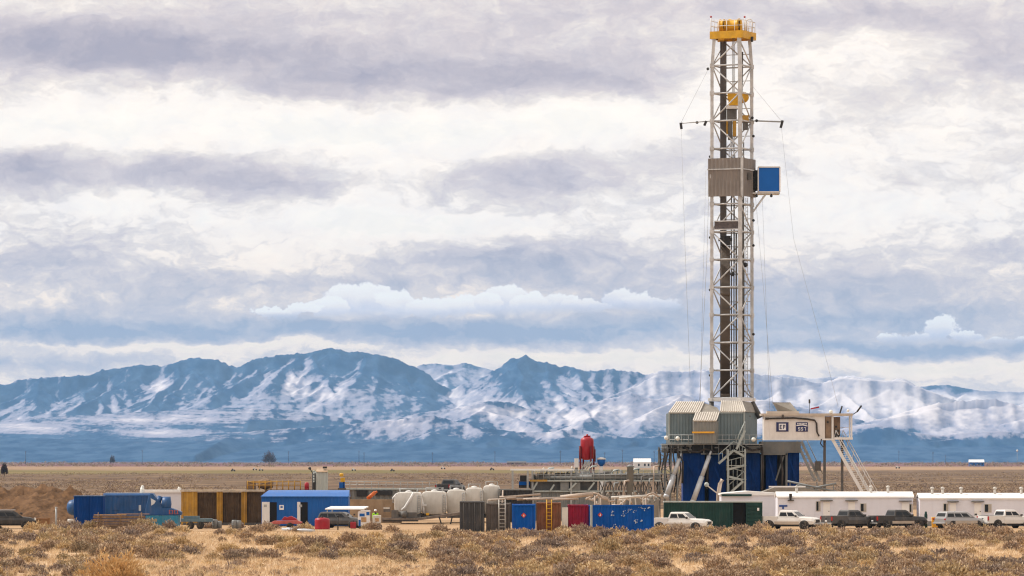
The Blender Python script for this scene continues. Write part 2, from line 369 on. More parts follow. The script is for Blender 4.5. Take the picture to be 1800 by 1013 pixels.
c = G.mix(G.m('MULTIPLY', G.rng(ny, 2150, 2420), G.rng(G.m('ADD', gx, G.m('MULTIPLY', gy, -.02)), 60, 160, 1, 0)), c, grn)
c = G.mix(G.rng(ny, 2900, 3300), c, tan_)
c = G.mix(G.rng(ny, 4700, 5400), c, pur)
G.l.new(c, gb.inputs['Base Color']); gb.inputs['Roughness'].default_value = .95; gb.inputs['Specular IOR Level'].default_value = .1
bp = G.node('ShaderNodeBump'); bp.inputs['Strength'].default_value = .6; bp.inputs['Distance'].default_value = .25
G.l.new(G.noise(pos, 1.1, 8, .65), bp.inputs['Height']); G.l.new(bp.outputs[0], gb.inputs['Normal'])
ys = np.concatenate([np.arange(-400, 180, 40.), np.arange(180, 412, 2.), np.array([412, 420, 440, 470, 520, 600, 750, 1000, 1500, 2200, 3500, 5500, 9000, 15000, 24000, 39000.])])
xs = np.concatenate([np.array([-9000, -5000, -2500, -1200, -600, -300, -160.]), np.arange(-100, 100.1, 2.), np.array([160, 300, 600, 1200, 2500, 5000, 9000.])])
XX, YY = np.meshgrid(xs, ys)
inner = (np.abs(XX) <= 100) & (YY >= 180)
ZZ = np.where(inner, ground_h(XX, YY), 0)
def gridfaces(r, c):
    i = np.arange(r * c).reshape(r, c)
    return np.stack([i[:-1, :-1], i[:-1, 1:], i[1:, 1:], i[1:, :-1]], -1).reshape(-1, 4)
structure(npmesh('ground', np.stack([XX, YY, ZZ], -1).reshape(-1, 3), gridfaces(*XX.shape), gm, smooth=True))
pm = mat('graded pad dirt', s(164, 136, 106), .95, 0, .14, .08, .5, .5, s(182, 154, 120), .1)
ang = np.linspace(0, 2 * math.pi, 90, endpoint=False)
pb = MB(); ring = []
for a in ang:
    rx, ry = 118 * (1 + .05 * math.sin(3 * a + 1)), 92 * (1 + .04 * math.sin(5 * a))
    ca, sa = math.cos(a), math.sin(a)
    ring.append((rx * math.copysign(abs(ca) ** .5, ca), 496 + ry * math.copysign(abs(sa) ** .5, sa) + 1.2 * math.sin(9 * a)))
pb.prism(ring, -.2, .05, 'z'); structure(pb.build('gravel_pad', pm))
# ------------------------------------------------------------------ mountains
px = np.arange(-420, 2221, 2.25)
def sil(pts): a = np.array(pts, float); return np.interp(px, a[:, 0], a[:, 1])
L_main = sil([(-420, 690), (-200, 680), (0, 672), (14, 677), (25, 668), (60, 663), (110, 661), (150, 658), (190, 648), (250, 640), (285, 643), (310, 634), (335, 627), (375, 629), (395, 639), (420, 645), (440, 632), (480, 623), (540, 619), (585, 611), (615, 617), (650, 618), (690, 627), (725, 642), (752, 655), (768, 672), (800, 690), (830, 672), (862, 655), (885, 640), (902, 629), (912, 630), (924, 622), (940, 634), (964, 633), (985, 645), (1000, 644), (1030, 651), (1070, 648), (1120, 652), (1136, 660), (1160, 650), (1200, 652), (1250, 648), (1300, 652), (1360, 660), (1400, 664), (1440, 672), (1480, 662), (1547, 667), (1587, 666), (1610, 677), (1633, 686), (1680, 702), (1740, 716), (1800, 735), (2000, 750), (2220, 760)])
L_back = sil([(-420, 720), (700, 690), (735, 641), (757, 636), (790, 640), (820, 637), (860, 648), (900, 660), (1000, 670), (1330, 662), (1380, 657), (1420, 664), (1470, 660), (1500, 659), (1545, 668), (1600, 680), (1625, 677), (1665, 675), (1700, 681), (1733, 687), (1800, 687), (1950, 680), (2220, 690)])
L_mid = sil([(-420, 760), (0, 738), (120, 730), (260, 722), (400, 715), (520, 720), (640, 738), (700, 735), (745, 722), (800, 716), (850, 704), (890, 703), (925, 716), (960, 728), (1010, 716), (1060, 700), (1110, 690), (1150, 702), (1200, 690), (1260, 712), (1340, 700), (1400, 712), (1470, 724), (1530, 742), (1590, 722), (1650, 706), (1700, 702), (1750, 699), (1800, 714), (1900, 706), (2220, 730)])
L_low = sil([(-420, 775), (0, 768), (200, 772), (380, 764), (520, 750), (640, 742), (700, 736), (760, 728), (800, 738), (860, 752), (940, 760), (1010, 752), (1100, 768), (1250, 760), (1400, 765), (1480, 752), (1525, 742), (1570, 752), (1640, 764), (1760, 756), (1860, 766), (2220, 776)])
mm = bpy.data.materials.new('snowy mountain'); mm.use_nodes = True; N = NT(mm.node_tree); mb_ = N.n['Principled BSDF']
at = N.node('ShaderNodeAttribute', attribute_name='snow_shade').outputs['Fac']
mp = N.node('ShaderNodeNewGeometry').outputs['Position']
fine = N.noise(N.vm('MULTIPLY', mp, (.05, .012, .05)), 1, 6, .68)
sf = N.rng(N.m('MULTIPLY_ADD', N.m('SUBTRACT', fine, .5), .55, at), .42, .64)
rock = N.mix(N.rng(N.noise(N.vm('MULTIPLY', mp, (.012, .003, .014)), 1, 6, .6), .35, .65), (.005, .044, .118), (.040, .095, .185))  # stone tinted bluer, the colour carrying part of the haze
N.l.new(N.mix(sf, rock, N.mix(N.rng(at, .62, 1.12), (.27, .28, .37), (.70, .66, .67))), mb_.inputs['Base Color']); mb_.inputs['Roughness'].default_value = .9; mb_.inputs['Specular IOR Level'].default_value = .05  # duller lavender tone paints cloud shade into the snowy parts
def ridge(name, Yc, sl_, seed, dep, s_crest, s_side, space, fan, fanw, spur=(.30, 900), rough=1.0, skip=-9999):
    """one range: a crest with the photographed silhouette, branching spurs running down its front, fans at their feet"""
    rg = np.random.default_rng(seed); mpp = Yc / F
    jag = (fbm(px / 6, px * 0, 4, seed + 2) - .5) * 5.5 * rough + (fbm(px / 30, px * 0, 3, seed + 4) - .5) * 4.0 * rough
    hc = CZ + (HY - (sl_ - jag)) * mpp; hs = CZ + (HY - sl_) * mpp
    X0 = (px - 900) * mpp
    dr = np.concatenate([np.linspace(-dep * .25, -30, 8), np.linspace(-20, dep * .5, 90), np.linspace(dep * .5 + 16, dep, 40)])
    D, PXg = np.meshgrid(dr, px, indexing='ij'); Xn = np.broadcast_to(X0[None], D.shape)
    wob = (fbm(px / 60, px * 0, 3, seed + 9) - .5) * 260
    # bend space a little so that spurs are never straight
    wX = Xn + (fbm(Xn / 330, D / 330, 4, seed + 7) - .5) * 130; wD = D + (fbm(Xn / 330 + 40, D / 330, 4, seed + 8) - .5) * 130 - wob[None] * np.clip(1 - D / dep, 0, 1)
    ker = np.exp(-np.linspace(-2.2, 2.2, 25) ** 2); ker /= ker.sum(); hsm = np.convolve(np.pad(hs, 12, 'edge'), ker, 'valid')
    k2 = np.exp(-np.linspace(-2.2, 2.2, 161) ** 2); k2 /= k2.sum(); hf = np.convolve(np.pad(hs, 80, 'edge'), k2, 'valid')
    if skip > -9000: s_crest = np.interp(PXg, [skip - 20, skip + 140], [hs.mean() / dep * .8, s_crest])
    cD = D - .4 * wob[None] * np.clip(1 - D / dep, 0, 1) + (wD - D) * .22
    h = np.maximum(hsm[None] * .992 - s_crest * np.abs(cD) * np.where(cD > 0, 1, .6), hc[None] - 7 * np.abs(D))
    h = np.where(np.abs(D) < 12, np.maximum(h, hc[None] - 6), h)
    segs = []; x = X0[0]
    while x < X0[-1]:
        pxx = x / mpp + 900; big = float(np.interp(pxx, [1050, 1200], [1, 1.9])); x += space * big * rg.uniform(.55, 1.5); H0 = float(np.interp(x, X0, hs)) * rg.uniform(.90, .985) * float(np.interp(pxx, [skip, skip + 320], [.25, 1]))
        an = rg.normal(float(np.interp(pxx, [900, 1150, 1900], [0, -.98, -.95])), float(np.interp(pxx, [900, 1150], [.38, .18]))); L = spur[1] * rg.uniform(.6, 1.25); sl2 = spur[0] * rg.uniform(.7, 1.3)
        y0_ = 0.0
        if pxx < skip: continue
        segs.append((x, y0_, an, L, H0, sl2)); pos = rg.uniform(60, 160); side = rg.choice([-1, 1])
        while pos < L * .9:
            a2 = an + (side * rg.uniform(.6, 1.15) if pxx < 1080 else (rg.uniform(1.25, 1.8) if side > 0 else -rg.uniform(.3, .5))); L2 = rg.uniform(.18, .42) * L
            bx_, by_ = x + math.sin(an) * pos, y0_ + math.cos(an) * pos; Hb = H0 - sl2 * pos
            segs.append((bx_, by_, a2, L2, Hb - 4, .42 * rg.uniform(.8, 1.3))); side = -side
            if rg.uniform() < .7:
                p3 = L2 * rg.uniform(.3, .6); segs.append((bx_ + math.sin(a2) * p3, by_ + math.cos(a2) * p3, a2 - side * rg.uniform(.5, 1.0), L2 * .6, Hb - .42 * p3 - 4, .5))
            pos += rg.uniform(60, 150) * space * big / 150
    dx = X0[1] - X0[0]
    for sx, sy, an, L, H0, sl2 in segs:
        ux_, uy_ = math.sin(an), math.cos(an); reach = H0 / s_side
        lo = int(np.clip((min(sx, sx + ux_ * L) - min(reach, 420) - 120 - X0[0]) / dx, 0, len(px))); hi = int(np.clip((max(sx, sx + ux_ * L) + min(reach, 420) + 120 - X0[0]) / dx, 0, len(px)))
        if hi - lo < 2: continue
        ax, ay = wX[:, lo:hi] - sx, wD[:, lo:hi] - sy; tt = np.clip(ax * ux_ + ay * uy_, 0, L); dist = np.hypot(ax - ux_ * tt, ay - uy_ * tt)
        v = H0 - sl2 * tt - s_side * float(np.interp(sx / mpp + 900, [1000, 1250], [1, 1.15])) * dist * (1 - .25 * np.clip(dist / 300, 0, 1)); h[:, lo:hi] = np.maximum(h[:, lo:hi], v)
    fh = hf[None] * fan * np.clip(1 - np.maximum(D, 0) / fanw, 0, 1) ** 1.4 * (.85 + .3 * fbm(Xn / 420, D / 900, 3, seed + 13)) - np.where(D < 0, 600, 0)
    low = (fbm(Xn / 55, D / 130, 4, seed + 15) - .5)
    h = np.maximum(h, fh + low * 9) + (fbm(Xn / 40, D / 40, 4, seed + 12) - .5) * 16 * rough * np.clip(h / 200, .1, 1) * np.interp(PXg, [1050, 1250], [1, .4])
    h = np.where(D > dep - 60, np.minimum(h, 6), h) - 3
    Yg = Yc - D; Xg = (PXg - 900) / F * Yc
    PYg = HY - (h - CZ) / Yg * F                               # places snowy patches and painted shade on the range
    def gz(cx, cy, rx, ry): return np.exp(-((PXg - cx) / rx) ** 2 - ((PYg - cy) / ry) ** 2)
    PYa = PYg + 22 * (fbm(PXg / 75, PYg / 30, 4, seed + 71) - .5)
    A = np.interp(PYa, [600, 650, 700, 735, 752, 768, 782, 800], [.50, .53, .57, .58, .52, .38, .17, -.02])
    A = A + .27 * np.interp(PXg, [950, 1150, 1300], [0, .7, 1]) * np.interp(PYg, [640, 735, 760, 775], [1, 1, .5, 0])
    if seed != 21:
        A = A - (.30 * gz(630, 635, 170, 26) + .34 * gz(745, 665, 40, 30) + .36 * gz(920, 655, 75, 34) + .28 * gz(350, 645, 80, 20) + .26 * gz(60, 690, 130, 22) + .22 * gz(430, 690, 50, 14) + .2 * gz(200, 665, 120, 20))
    else: A = A + .2 - .75 * gz(1720, 681, 120, 12)
    A = A + .32 * gz(515, 668, 30, 26) + .24 * gz(560, 700, 160, 14) + .30 * gz(290, 680, 22, 10) + .15 * gz(470, 735, 140, 7) + .22 * gz(90, 755, 110, 8) + .36 * gz(320, 761, 70, 6) + .40 * gz(880, 722, 60, 12) + .2 * gz(250, 738, 90, 6)
    A = A + .25 * gz(700, 752, 60, 14) + .25 * gz(1060, 735, 60, 20) + .2 * gz(1640, 720, 90, 22) + .2 * gz(1500, 700, 120, 24) + .25 * gz(1000, 765, 100, 8) + .25 * gz(500, 775, 120, 5) + .2 * gz(1660, 768, 60, 8)
    A = A + .10 * np.interp(PXg, [1080, 1250], [0, 1]) * np.interp(PYg, [690, 720], [1, 0]) * (seed == 1)
    A = A - .6 * gz(1548, 772, 45, 22) - .25 * gz(1400, 740, 14, 24)  # two dark spots: shade on a hill and a ridge, painted in
    n_f = fbm(PXg / 9, PYg / 4.5, 5, seed + 90, .6); n_c = fbm(PXg / 90, PYg / 16, 4, seed + 95)
    sm1 = lambda n_: np.apply_along_axis(lambda r_: np.convolve(np.pad(r_, n_ // 2, 'edge'), np.ones(n_) / n_, 'valid'), 1, h)
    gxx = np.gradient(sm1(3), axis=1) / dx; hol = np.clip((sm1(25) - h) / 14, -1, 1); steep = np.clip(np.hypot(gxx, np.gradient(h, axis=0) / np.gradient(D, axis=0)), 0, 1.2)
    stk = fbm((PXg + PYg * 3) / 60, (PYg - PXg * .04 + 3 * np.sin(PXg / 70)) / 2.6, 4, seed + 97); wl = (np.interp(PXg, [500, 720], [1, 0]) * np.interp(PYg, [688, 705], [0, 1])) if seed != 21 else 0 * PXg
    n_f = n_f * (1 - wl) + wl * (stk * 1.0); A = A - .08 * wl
    sn = A + (n_f - .5) * .40 * np.interp(PXg, [1050, 1250], [1, .9]) + (n_c - .5) * .32 + hol * np.interp(PXg, [1000, 1200], [.10, -.16]) + np.clip(gxx, -.8, .8) * np.interp(PXg, [1000, 1200], [.42, .10]) - (steep - .45) * .22  # gxx term bares right-facing slopes, painting ridge shade into the colour
    return structure(npmesh(name, np.stack([Xg, Yg, h], -1).reshape(-1, 3), gridfaces(*Xg.shape)[:, ::-1], mm, {'snow_shade': sn.ravel()}, True))
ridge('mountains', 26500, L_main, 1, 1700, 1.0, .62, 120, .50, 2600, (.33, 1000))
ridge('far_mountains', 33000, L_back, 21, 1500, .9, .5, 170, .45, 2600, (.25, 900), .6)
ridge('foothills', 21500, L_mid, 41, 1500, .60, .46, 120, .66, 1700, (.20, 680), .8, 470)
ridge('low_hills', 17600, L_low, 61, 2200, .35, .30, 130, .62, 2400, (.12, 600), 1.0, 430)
# ------------------------------------------------------------------ haze between here and the range
hb = MB().box(-8900, 8900, -380, 38500, -11, 1180)
hm = bpy.data.materials.new('thin blue air'); hm.use_nodes = True; H = NT(hm.node_tree); H.n.clear()
ho = H.node('ShaderNodeOutputMaterial'); pv = H.node('ShaderNodeVolumePrincipled')
pv.inputs['Color'].default_value = (.33, .62, 1.0, 1); pv.inputs['Density'].default_value = 1.9e-5
H.l.new(pv.outputs[0], ho.inputs['Volume'])
hz = hb.build('haze', hm); hz['kind'] = 'stuff'; hz['label'] = 'thin blue air haze lying in front of the snowy range'
# ------------------------------------------------------------------ brush and grass
vm_ = bpy.data.materials.new('desert brush'); vm_.use_nodes = True; V = NT(vm_.node_tree); vb = V.n['Principled BSDF']
tone = V.node('ShaderNodeAttribute', attribute_name='tone').outputs['Fac']
plant = V.node('ShaderNodeAttribute', attribute_name='plant').outputs['Fac']
orn = V.node('ShaderNodeObjectInfo').outputs['Random']
pl = V.m('FRACT', V.m('ADD', plant, orn))
ca = V.ramp(pl, [(0, s(122, 104, 94)), (.28, s(136, 113, 94)), (.5, s(106, 93, 90)), (.68, s(142, 122, 97)), (.84, s(172, 146, 110)), (1, s(124, 106, 92))])
cb_ = V.ramp(pl, [(0, s(200, 176, 152)), (.28, s(216, 190, 158)), (.5, s(182, 163, 148)), (.68, s(214, 192, 152)), (.84, s(236, 210, 164)), (1, s(202, 178, 152))])
V.l.new(V.mix(tone, ca, cb_), vb.inputs['Base Color']); vb.inputs['Roughness'].default_value = .9; vb.inputs['Specular IOR Level'].default_value = .1
def twigs(n, rad, hgt, L, wd, rg, up=.55):
    """n twig quads filling a lumpy dome; returns verts (n*4,3), tone (n*4)"""
    a = rg.uniform(0, 2 * math.pi, n); ct = rg.uniform(0, 1, n) ** .8; rr = rg.uniform(.25, 1, n) ** .45
    lob = 1 + .22 * np.sin(3 * a + rg.uniform(0, 6)) + .16 * np.sin(5 * a + rg.uniform(0, 6)) + .14 * np.sin(7 * ct * 3 + 2 * a + rg.uniform(0, 6))
    st = np.sqrt(1 - ct ** 2); d = np.stack([np.cos(a) * st, np.sin(a) * st, ct], 1)
    p = d * (rr * lob)[:, None] * np.array([rad, rad, hgt * .82]); p[:, 2] = np.maximum(p[:, 2], .02)
    o = d * .8 + np.array([0, 0, up]) + rg.normal(0, .42, (n, 3)); o /= np.linalg.norm(o, axis=1)[:, None]
    sd = np.cross(o, rg.normal(0, 1, (n, 3))); sd /= np.linalg.norm(sd, axis=1)[:, None] + 1e-6
    l = (L * rg.uniform(.6, 1.4, n))[:, None]; w_ = (wd * rg.uniform(.6, 1.5, n))[:, None]
    v = np.stack([p - sd * w_ * .35, p + sd * w_ * .35, p + o * l + sd * w_, p + o * l - sd * w_], 1)
    return v.reshape(-1, 3), np.repeat(rg.uniform(0, 1, n) ** 1.2, 4)
def qf(n): return np.arange(n * 4).reshape(n, 4)
protos = []
for k in range(10):
    r = rng.uniform(.75, 1.1); h = rng.uniform(.8, 1.15)
    v, t = twigs(2300, r, h, .15, .036, rng)
    o = npmesh('sagebrush', v, qf(2300), vm_, {'tone': t, 'plant': np.zeros(len(v))}); protos.append(o)
def half(y): return 900 / F * y * 1.08 + 3
def ghs(x, y): return float(ground_h(np.array([x]), np.array([y]))[0])
spots = []; tries = 0
while len(spots) < 1020 and tries < 80000:
    tries += 1
    pyv = rng.uniform(929, 1034); xp = rng.uniform(-330, 2130); yv = GY(pyv)
    if yv > 398 and not (xp < 660): continue
    dn = fbm(np.array([xp / 170]), np.array([pyv / 26]), 3, 77)[0]
    if pyv > 985 and xp < 760: dn -= .22                      # pale strip of open grass
    if 950 < pyv < 985: dn += .05
    if dn < .30 + .22 * rng.uniform(): continue
    k = rng.uniform(.42, .95) ** 1.0 * (1.12 if dn > .56 else .9)
    xw = (xp - 900) / F * yv
    if any((xw - a) ** 2 + ((yv - b) * .35) ** 2 < (.66 * (k + c_)) ** 2 for a, b, c_ in spots): continue
    spots.append((xw, yv, k))
MARKS = [(20, 'dark off-road car'), (100, 'dirt berm'), (155, 'navy tool container'), (215, 'lumber stack'), (290, 'slanted blue hopper'), (350, 'mustard tank'), (430, 'right mustard posts'), (500, 'blue building doors'), (566, 'red drum'), (640, 'printed ice chest'), (735, 'cream cement tanks'), (830, 'charcoal container'), (920, 'blue container end'), (1015, 'maroon container'), (1095, 'long blue container'), (1196, 'silver white pickup'), (1290, 'green container doorway'), (1390, 'white crew cab pickup'), (1494, 'graphite pickup'), (1578, 'black pickup'), (1640, 'amber bin'), (1690, 'silver estate car'), (1770, 'rightmost white pickup')]
SIZE = ['small', 'mid sized', 'large']
for _ in range(34): yv = rng.uniform(372, 394); spots.append(((rng.uniform(1240, 1880) - 900) / F * yv, yv, rng.uniform(.6, .95)))
for _ in range(12): yv = rng.uniform(382, 395); spots.append(((rng.uniform(820, 1160) - 900) / F * yv, yv, rng.uniform(.4, .6)))
spots.sort(key=lambda q_: -q_[2] / q_[1] + (9 if abs(q_[0]) > 900 / F * q_[1] + 1.5 else 0))
for i, (xv, yv, sc_) in enumerate(spots[:300]):
    o = protos[i] if i < 10 else protos[i % 10].copy()
    if i >= 10: col.objects.link(o)
    o.location = (xv, yv, ghs(xv, yv) - .06)
    o.rotation_euler = (0, 0, rng.uniform(0, 6.28)); k = sc_; o.scale = (k * rng.uniform(.9, 1.35), k * rng.uniform(.9, 1.2), k * rng.uniform(.8, 1.1))
    big = SIZE[0 if k < .62 else (1 if k < .85 else 2)]
    xp = xv / yv * F + 900; near_ = min(MARKS, key=lambda q_: abs(q_[0] - xp))[1]
    row = 'nearest the viewer' if yv < 285 else ('midway to the pad' if yv < 340 else 'at the pad edge')
    tag(o, f'{big} dry sagebrush clump {row}, below the {near_}', 'bush', f'{big} sagebrush {row} below the {near_}')
tanm = mat('pale straw twigs', s(206, 172, 124), .9, 0, .22, 2.0, 0, spec=.1)
v, t = twigs(3600, 1.55, 1.75, .24, .034, rng)
o = npmesh('rabbitbrush', v, qf(3600), tanm); o.location = (PX(205, 232), 232, ghs(PX(205, 232), 232.0) - .1)
tag(o, 'large pale straw coloured rabbitbrush clump closest to the viewer, below the lumber stack', 'bush')
VV = []; TT = []; PP = []
for xv, yv, k in spots[300:]:
    v, t = twigs(800, k * rng.uniform(.85, 1.1), k * rng.uniform(.85, 1.1), .18 * k + .03, .042, rng); VV.append(v + np.array([xv, yv, ghs(xv, yv) - .05])); TT.append(t); PP.append(np.full(len(v), rng.uniform()))
for i in range(1300):
    pyv = rng.uniform(938, 1036); yv = GY(pyv); xv = rng.uniform(-1, 1) * half(yv)
    if fbm(np.array([xv / yv * F / 150]), np.array([pyv / 24]), 3, 177)[0] < .45: continue
    k = rng.uniform(.18, .42)
    v, t = twigs(110, k * 1.3, k, .14, .024, rng); VV.append(v + np.array([xv, yv, ghs(xv, yv) - .04])); TT.append(t); PP.append(np.full(len(v), rng.uniform()))
V_ = np.concatenate(VV)
o = npmesh('low_scrub', V_, qf(len(V_) // 4), vm_, {'tone': np.concatenate(TT), 'plant': np.concatenate(PP)})
o['kind'] = 'stuff'; o['label'] = 'low dry scrub between the sagebrush clumps'; o['category'] = 'scrub'
# far scrub beyond the pad, and the ragged brush line at the horizon
VV = []; TT = []; PP = []
for i in range(1500):
    yv = 4600 * (11000 / 4600) ** rng.uniform(); xv = rng.uniform(-1, 1) * half(yv); k = rng.uniform(.8, 2.6) * (yv / 6000)
    v, t = twigs(16, k * 2.6, k, .6 * k, .3 * k, rng, .3); VV.append(v + np.array([xv, yv, 0])); TT.append(t * .4); PP.append(np.full(len(v), .5))
V_ = np.concatenate(VV)
o = npmesh('horizon_scrub', V_, qf(len(V_) // 4), vm_, {'tone': np.concatenate(TT), 'plant': np.concatenate(PP)})
o['kind'] = 'stuff'; o['label'] = 'thin line of dark brush at the foot of the mountains'; o['category'] = 'scrub'
VV = []; TT = []; PP = []
for i in range(12000):
    yv = 590 * (2300 / 590) ** rng.uniform(); xv = rng.uniform(-1, 1) * half(yv)
    if yv < 600 and abs(xv) < 120: continue
    if fbm(np.array([xv / 40]), np.array([yv / 160]), 3, 31)[0] < .40 + .16 * rng.uniform(): continue
    k = rng.uniform(.25, .75)
    v, t = twigs(24, k * 1.4, k, .3 * k + .05, .10 * k + .02, rng, .3); VV.append(v + np.array([xv, yv, 0])); TT.append(t * .6); PP.append(np.full(len(v), rng.uniform() * .62))
V_ = np.concatenate(VV)
o = npmesh('far_scrub', V_, qf(len(V_) // 4), vm_, {'tone': np.concatenate(TT), 'plant': np.concatenate(PP)})
o['kind'] = 'stuff'; o['label'] = 'scattered dark scrub on the plain beyond the pad'; o['category'] = 'scrub'
# dry grass
nt = 54000
gyv = 222 + 182 * rng.uniform(0, 1, nt); gxv = rng.uniform(-1, 1, nt) * (900 / F * gyv * 1.3 + 6)
kb = 8; n = nt * kb
bx = np.repeat(gxv, kb) + rng.normal(0, .14, n); by = np.repeat(gyv, kb) + rng.normal(0, .14, n)
bz = ground_h(bx, by) - .03
hh = rng.uniform(.14, .42, n) * np.repeat(rng.uniform(.6, 1.2, nt), kb); aa = rng.uniform(0, 6.28, n); ln = rng.normal(0, .16, (n, 2)); ww = rng.uniform(.012, .03, n)
v0 = np.stack([bx - np.cos(aa) * ww, by - np.sin(aa) * ww, bz], 1); v1 = np.stack([bx + np.cos(aa) * ww, by + np.sin(aa) * ww, bz], 1)
v2 = np.stack([bx + ln[:, 0], by + ln[:, 1], bz + hh], 1)
gmt = bpy.data.materials.new('straw grass'); gmt.use_nodes = True; Q = NT(gmt.node_tree); qb = Q.n['Principled BSDF']
qt = Q.node('ShaderNodeAttribute', attribute_name='tone').outputs['Fac']
Q.l.new(Q.ramp(qt, [(0, s(186, 158, 124)), (.5, s(214, 188, 152)), (1, s(234, 212, 178))]), qb.inputs['Base Color']); qb.inputs['Roughness'].default_value = .9; qb.inputs['Specular IOR Level'].default_value = .1
o = npmesh('dry_grass', np.stack([v0, v1, v2], 1).reshape(-1, 3), np.arange(n * 3).reshape(n, 3), gmt, {'tone': np.repeat(np.repeat(rng.uniform(0, 1, nt), kb), 3)})
o['kind'] = 'stuff'; o['label'] = 'short straw coloured dry grass between the bushes'; o['category'] = 'grass'
# ================================================================== drilling rig
YR = 490.0
rig = empty('drilling_rig', 'tall white lattice drilling rig with yellow crown, grey floor walls and blue base', 'drilling rig', Fr(1286.5, YR).loc())
f = Fr(1286.5, YR); K = f.k
TH = math.atan2(23, 48); WM = 3.43
ux = Vector((math.cos(TH), -math.sin(TH), 0)); vy = Vector((math.sin(TH), math.cos(TH), 0))
def corner(i, z):
    """mast corners A (left), B (near), C (right), D (far)"""
    ztop = f.z(72); zk = f.z(118)
    k = 1.0 if z < zk else 1 - .10 * (z - zk) / (ztop - zk)
    k *= 1.02 - .02 * (z - f.z(700)) / (zk - f.z(700))
    a, b = ((-1, -1), (1, -1), (1, 1), (-1, 1))[i]
    return ux * (a * WM / 2 * k) + vy * (b * WM / 2 * k) + Vector((0, 0, z))
zs = [f.z(700 - 48.6 * i) for i in range(13)] + [f.z(72)]
for i in range(4):
    m = MB()
    lw = .46 if i == 1 else .36
    for a, b in zip((f.z(703), f.z(118)), (f.z(118), f.z(70))): m.beam(corner(i, a), corner(i, b), lw, lw)
    for z in zs[1:-1]: p = corner(i, z); m.box(p.x - .25, p.x + .25, p.y - .25, p.y + .25, z - .22, z + .22)
    m.build('mast_leg', M['mast'], rig)
for i in range(4):
    m = MB(); j = (i + 1) % 4
    for k, z in enumerate(zs):
        if k < 13: m.tube(corner(i, z), corner(j, z), .09, n=8)
        if k < len(zs) - 1:
            z2 = zs[k + 1]
            if (k + i) % 2 == 0: m.tube(corner(i, z), corner(j, z2), .08, n=8)
            else: m.tube(corner(j, z), corner(i, z2), .08, n=8)
            if i == 2:
                m.tube(corner(i, (z + z2) / 2), corner(j, (z + z2) / 2), .05, n=6)
    m.build('mast_bracing', M['mast'], rig)
# mast foot beam and shoes
m = MB(); zf = f.z(703)
for i in range(4):
    a, b = corner(i, zf), corner((i + 1) % 4, zf); d = (b - a).normalized() * .35; m.beam(a - d, b + d, .42, .36)
m.build('mast_foot_beam', M['white'], rig)
for i, s_ in ((0, -1), (1, 1), (2, 1), (3, -1)):
    m = MB(); a = corner(i, zf - .2); m.tube(a, (a.x + .9 * s_ * (1 if i in (1, 2) else .1), a.y, f.z(735)), .26, .34, 8); m.build('mast_shoe', M['mastd'], rig)
m = MB(); m.tube((-.9, -.3, zf), (-1.2, -.3, f.z(735)), .2); m.tube((-1.2, -.3, f.z(735)), (.4, .6, f.z(735)), .18)
m.build('mast_strut', M['mastd'], rig)
# guide rail and cable tray on the far side of the mast
m = MB(); a0, a1 = corner(3, 0), corner(3, 0)
x0 = f.x(1266.5); m.box(x0, f.x(1275), .55, .95, f.z(705), f.z(72)); m.box(f.x(1275.5), f.x(1277.5), .5, .9, f.z(420), f.z(72))
m.build('guide_rail', mat('dark guide rail', (.085, .075, .075), .55, .1, .25, .7, .2), rig)
m = MB(); m.box(f.x(1290), f.x(1292), .3, .6, f.z(470), f.z(350)); m.path([(f.x(1303), .9, f.z(700)), (f.x(1304), .9, f.z(520)), (f.x(1303), .9, f.z(300)), (f.x(1306), .9, f.z(90))], .09)
m.path([(f.x(1308.5), 1.0, f.z(700)), (f.x(1309), 1.0, f.z(500)), (f.x(1308), 1.0, f.z(330))], .06); m.tube((f.x(1294.5), .2, f.z(700)), (f.x(1294.5), .2, f.z(410)), .10)
m.build('standpipe', M['mastd'], rig)
# drawing lines between crown and block
m = MB()
for i, xx in enumerate((1287.5, 1289.5, 1291.5)): m.tube((f.x(xx), .1 * i, f.z(66)), (f.x(xx), .1 * i, f.z(168)), .035, n=5)
m.build('drill_line', M['rail'], rig)
# crown
m = MB(); zt, zb = f.z(57), f.z(70)
P = [Vector((*(ux * a + vy * b)[:2], 0)) for a, b in ((-1.85, -1.7), (2.0, -1.7), (2.0, 2.0), (-1.85, 2.0))]
for i in range(4):
    a, b = P[i], P[(i + 1) % 4]; d = (b - a).normalized() * .1
    m.beam(a - d + Vector((0, 0, (zt + zb) / 2)), b + d + Vector((0, 0, (zt + zb) / 2)), .22, zt - zb)
m.prism([(p.x * .96, p.y * .96) for p in P], zb + .25, zb + .36, 'z')
m.box(f.x(1262), f.x(1272), -1.2, 1.2, zb - .15, zt - .1)
m.build('crown_platform', M['yellow'], rig)
def sheave(cx, py, r, w_):
    m = MB(); c = Vector((f.x(cx), -.3, f.z(py)))
    m.lathe([(.1, -w_ / 2), (r, -w_ / 2), (r, -w_ / 2 + .1), (r * .88, -w_ / 4), (r * .88, w_ / 4), (r, w_ / 2 - .1), (r, w_ / 2), (.1, w_ / 2)], (0, 0, 0), 'x', 22)
    mt = Matrix.Translation(c) @ Matrix.Rotation(-TH, 4, 'Z'); m.v = [tuple(mt @ Vector(p)) for p in m.v]
    o = m.build('crown_sheave', M['yellow'], rig)
    m = MB()
    for k in range(6):
        t = k * math.pi / 3; m.lathe([(.16, -w_ / 2 - .02), (.16, w_ / 2 + .02)], (0, math.cos(t) * r * .55, math.sin(t) * r * .55), 'x', 8)
    m.v = [tuple(mt @ Vector(p)) for p in m.v]; m.build('sheave_hole', M['dark'], o)
sheave(1291, 46, .80, 1.25); sheave(1279, 46, .70, .35); sheave(1269.5, 45, .66, .55)
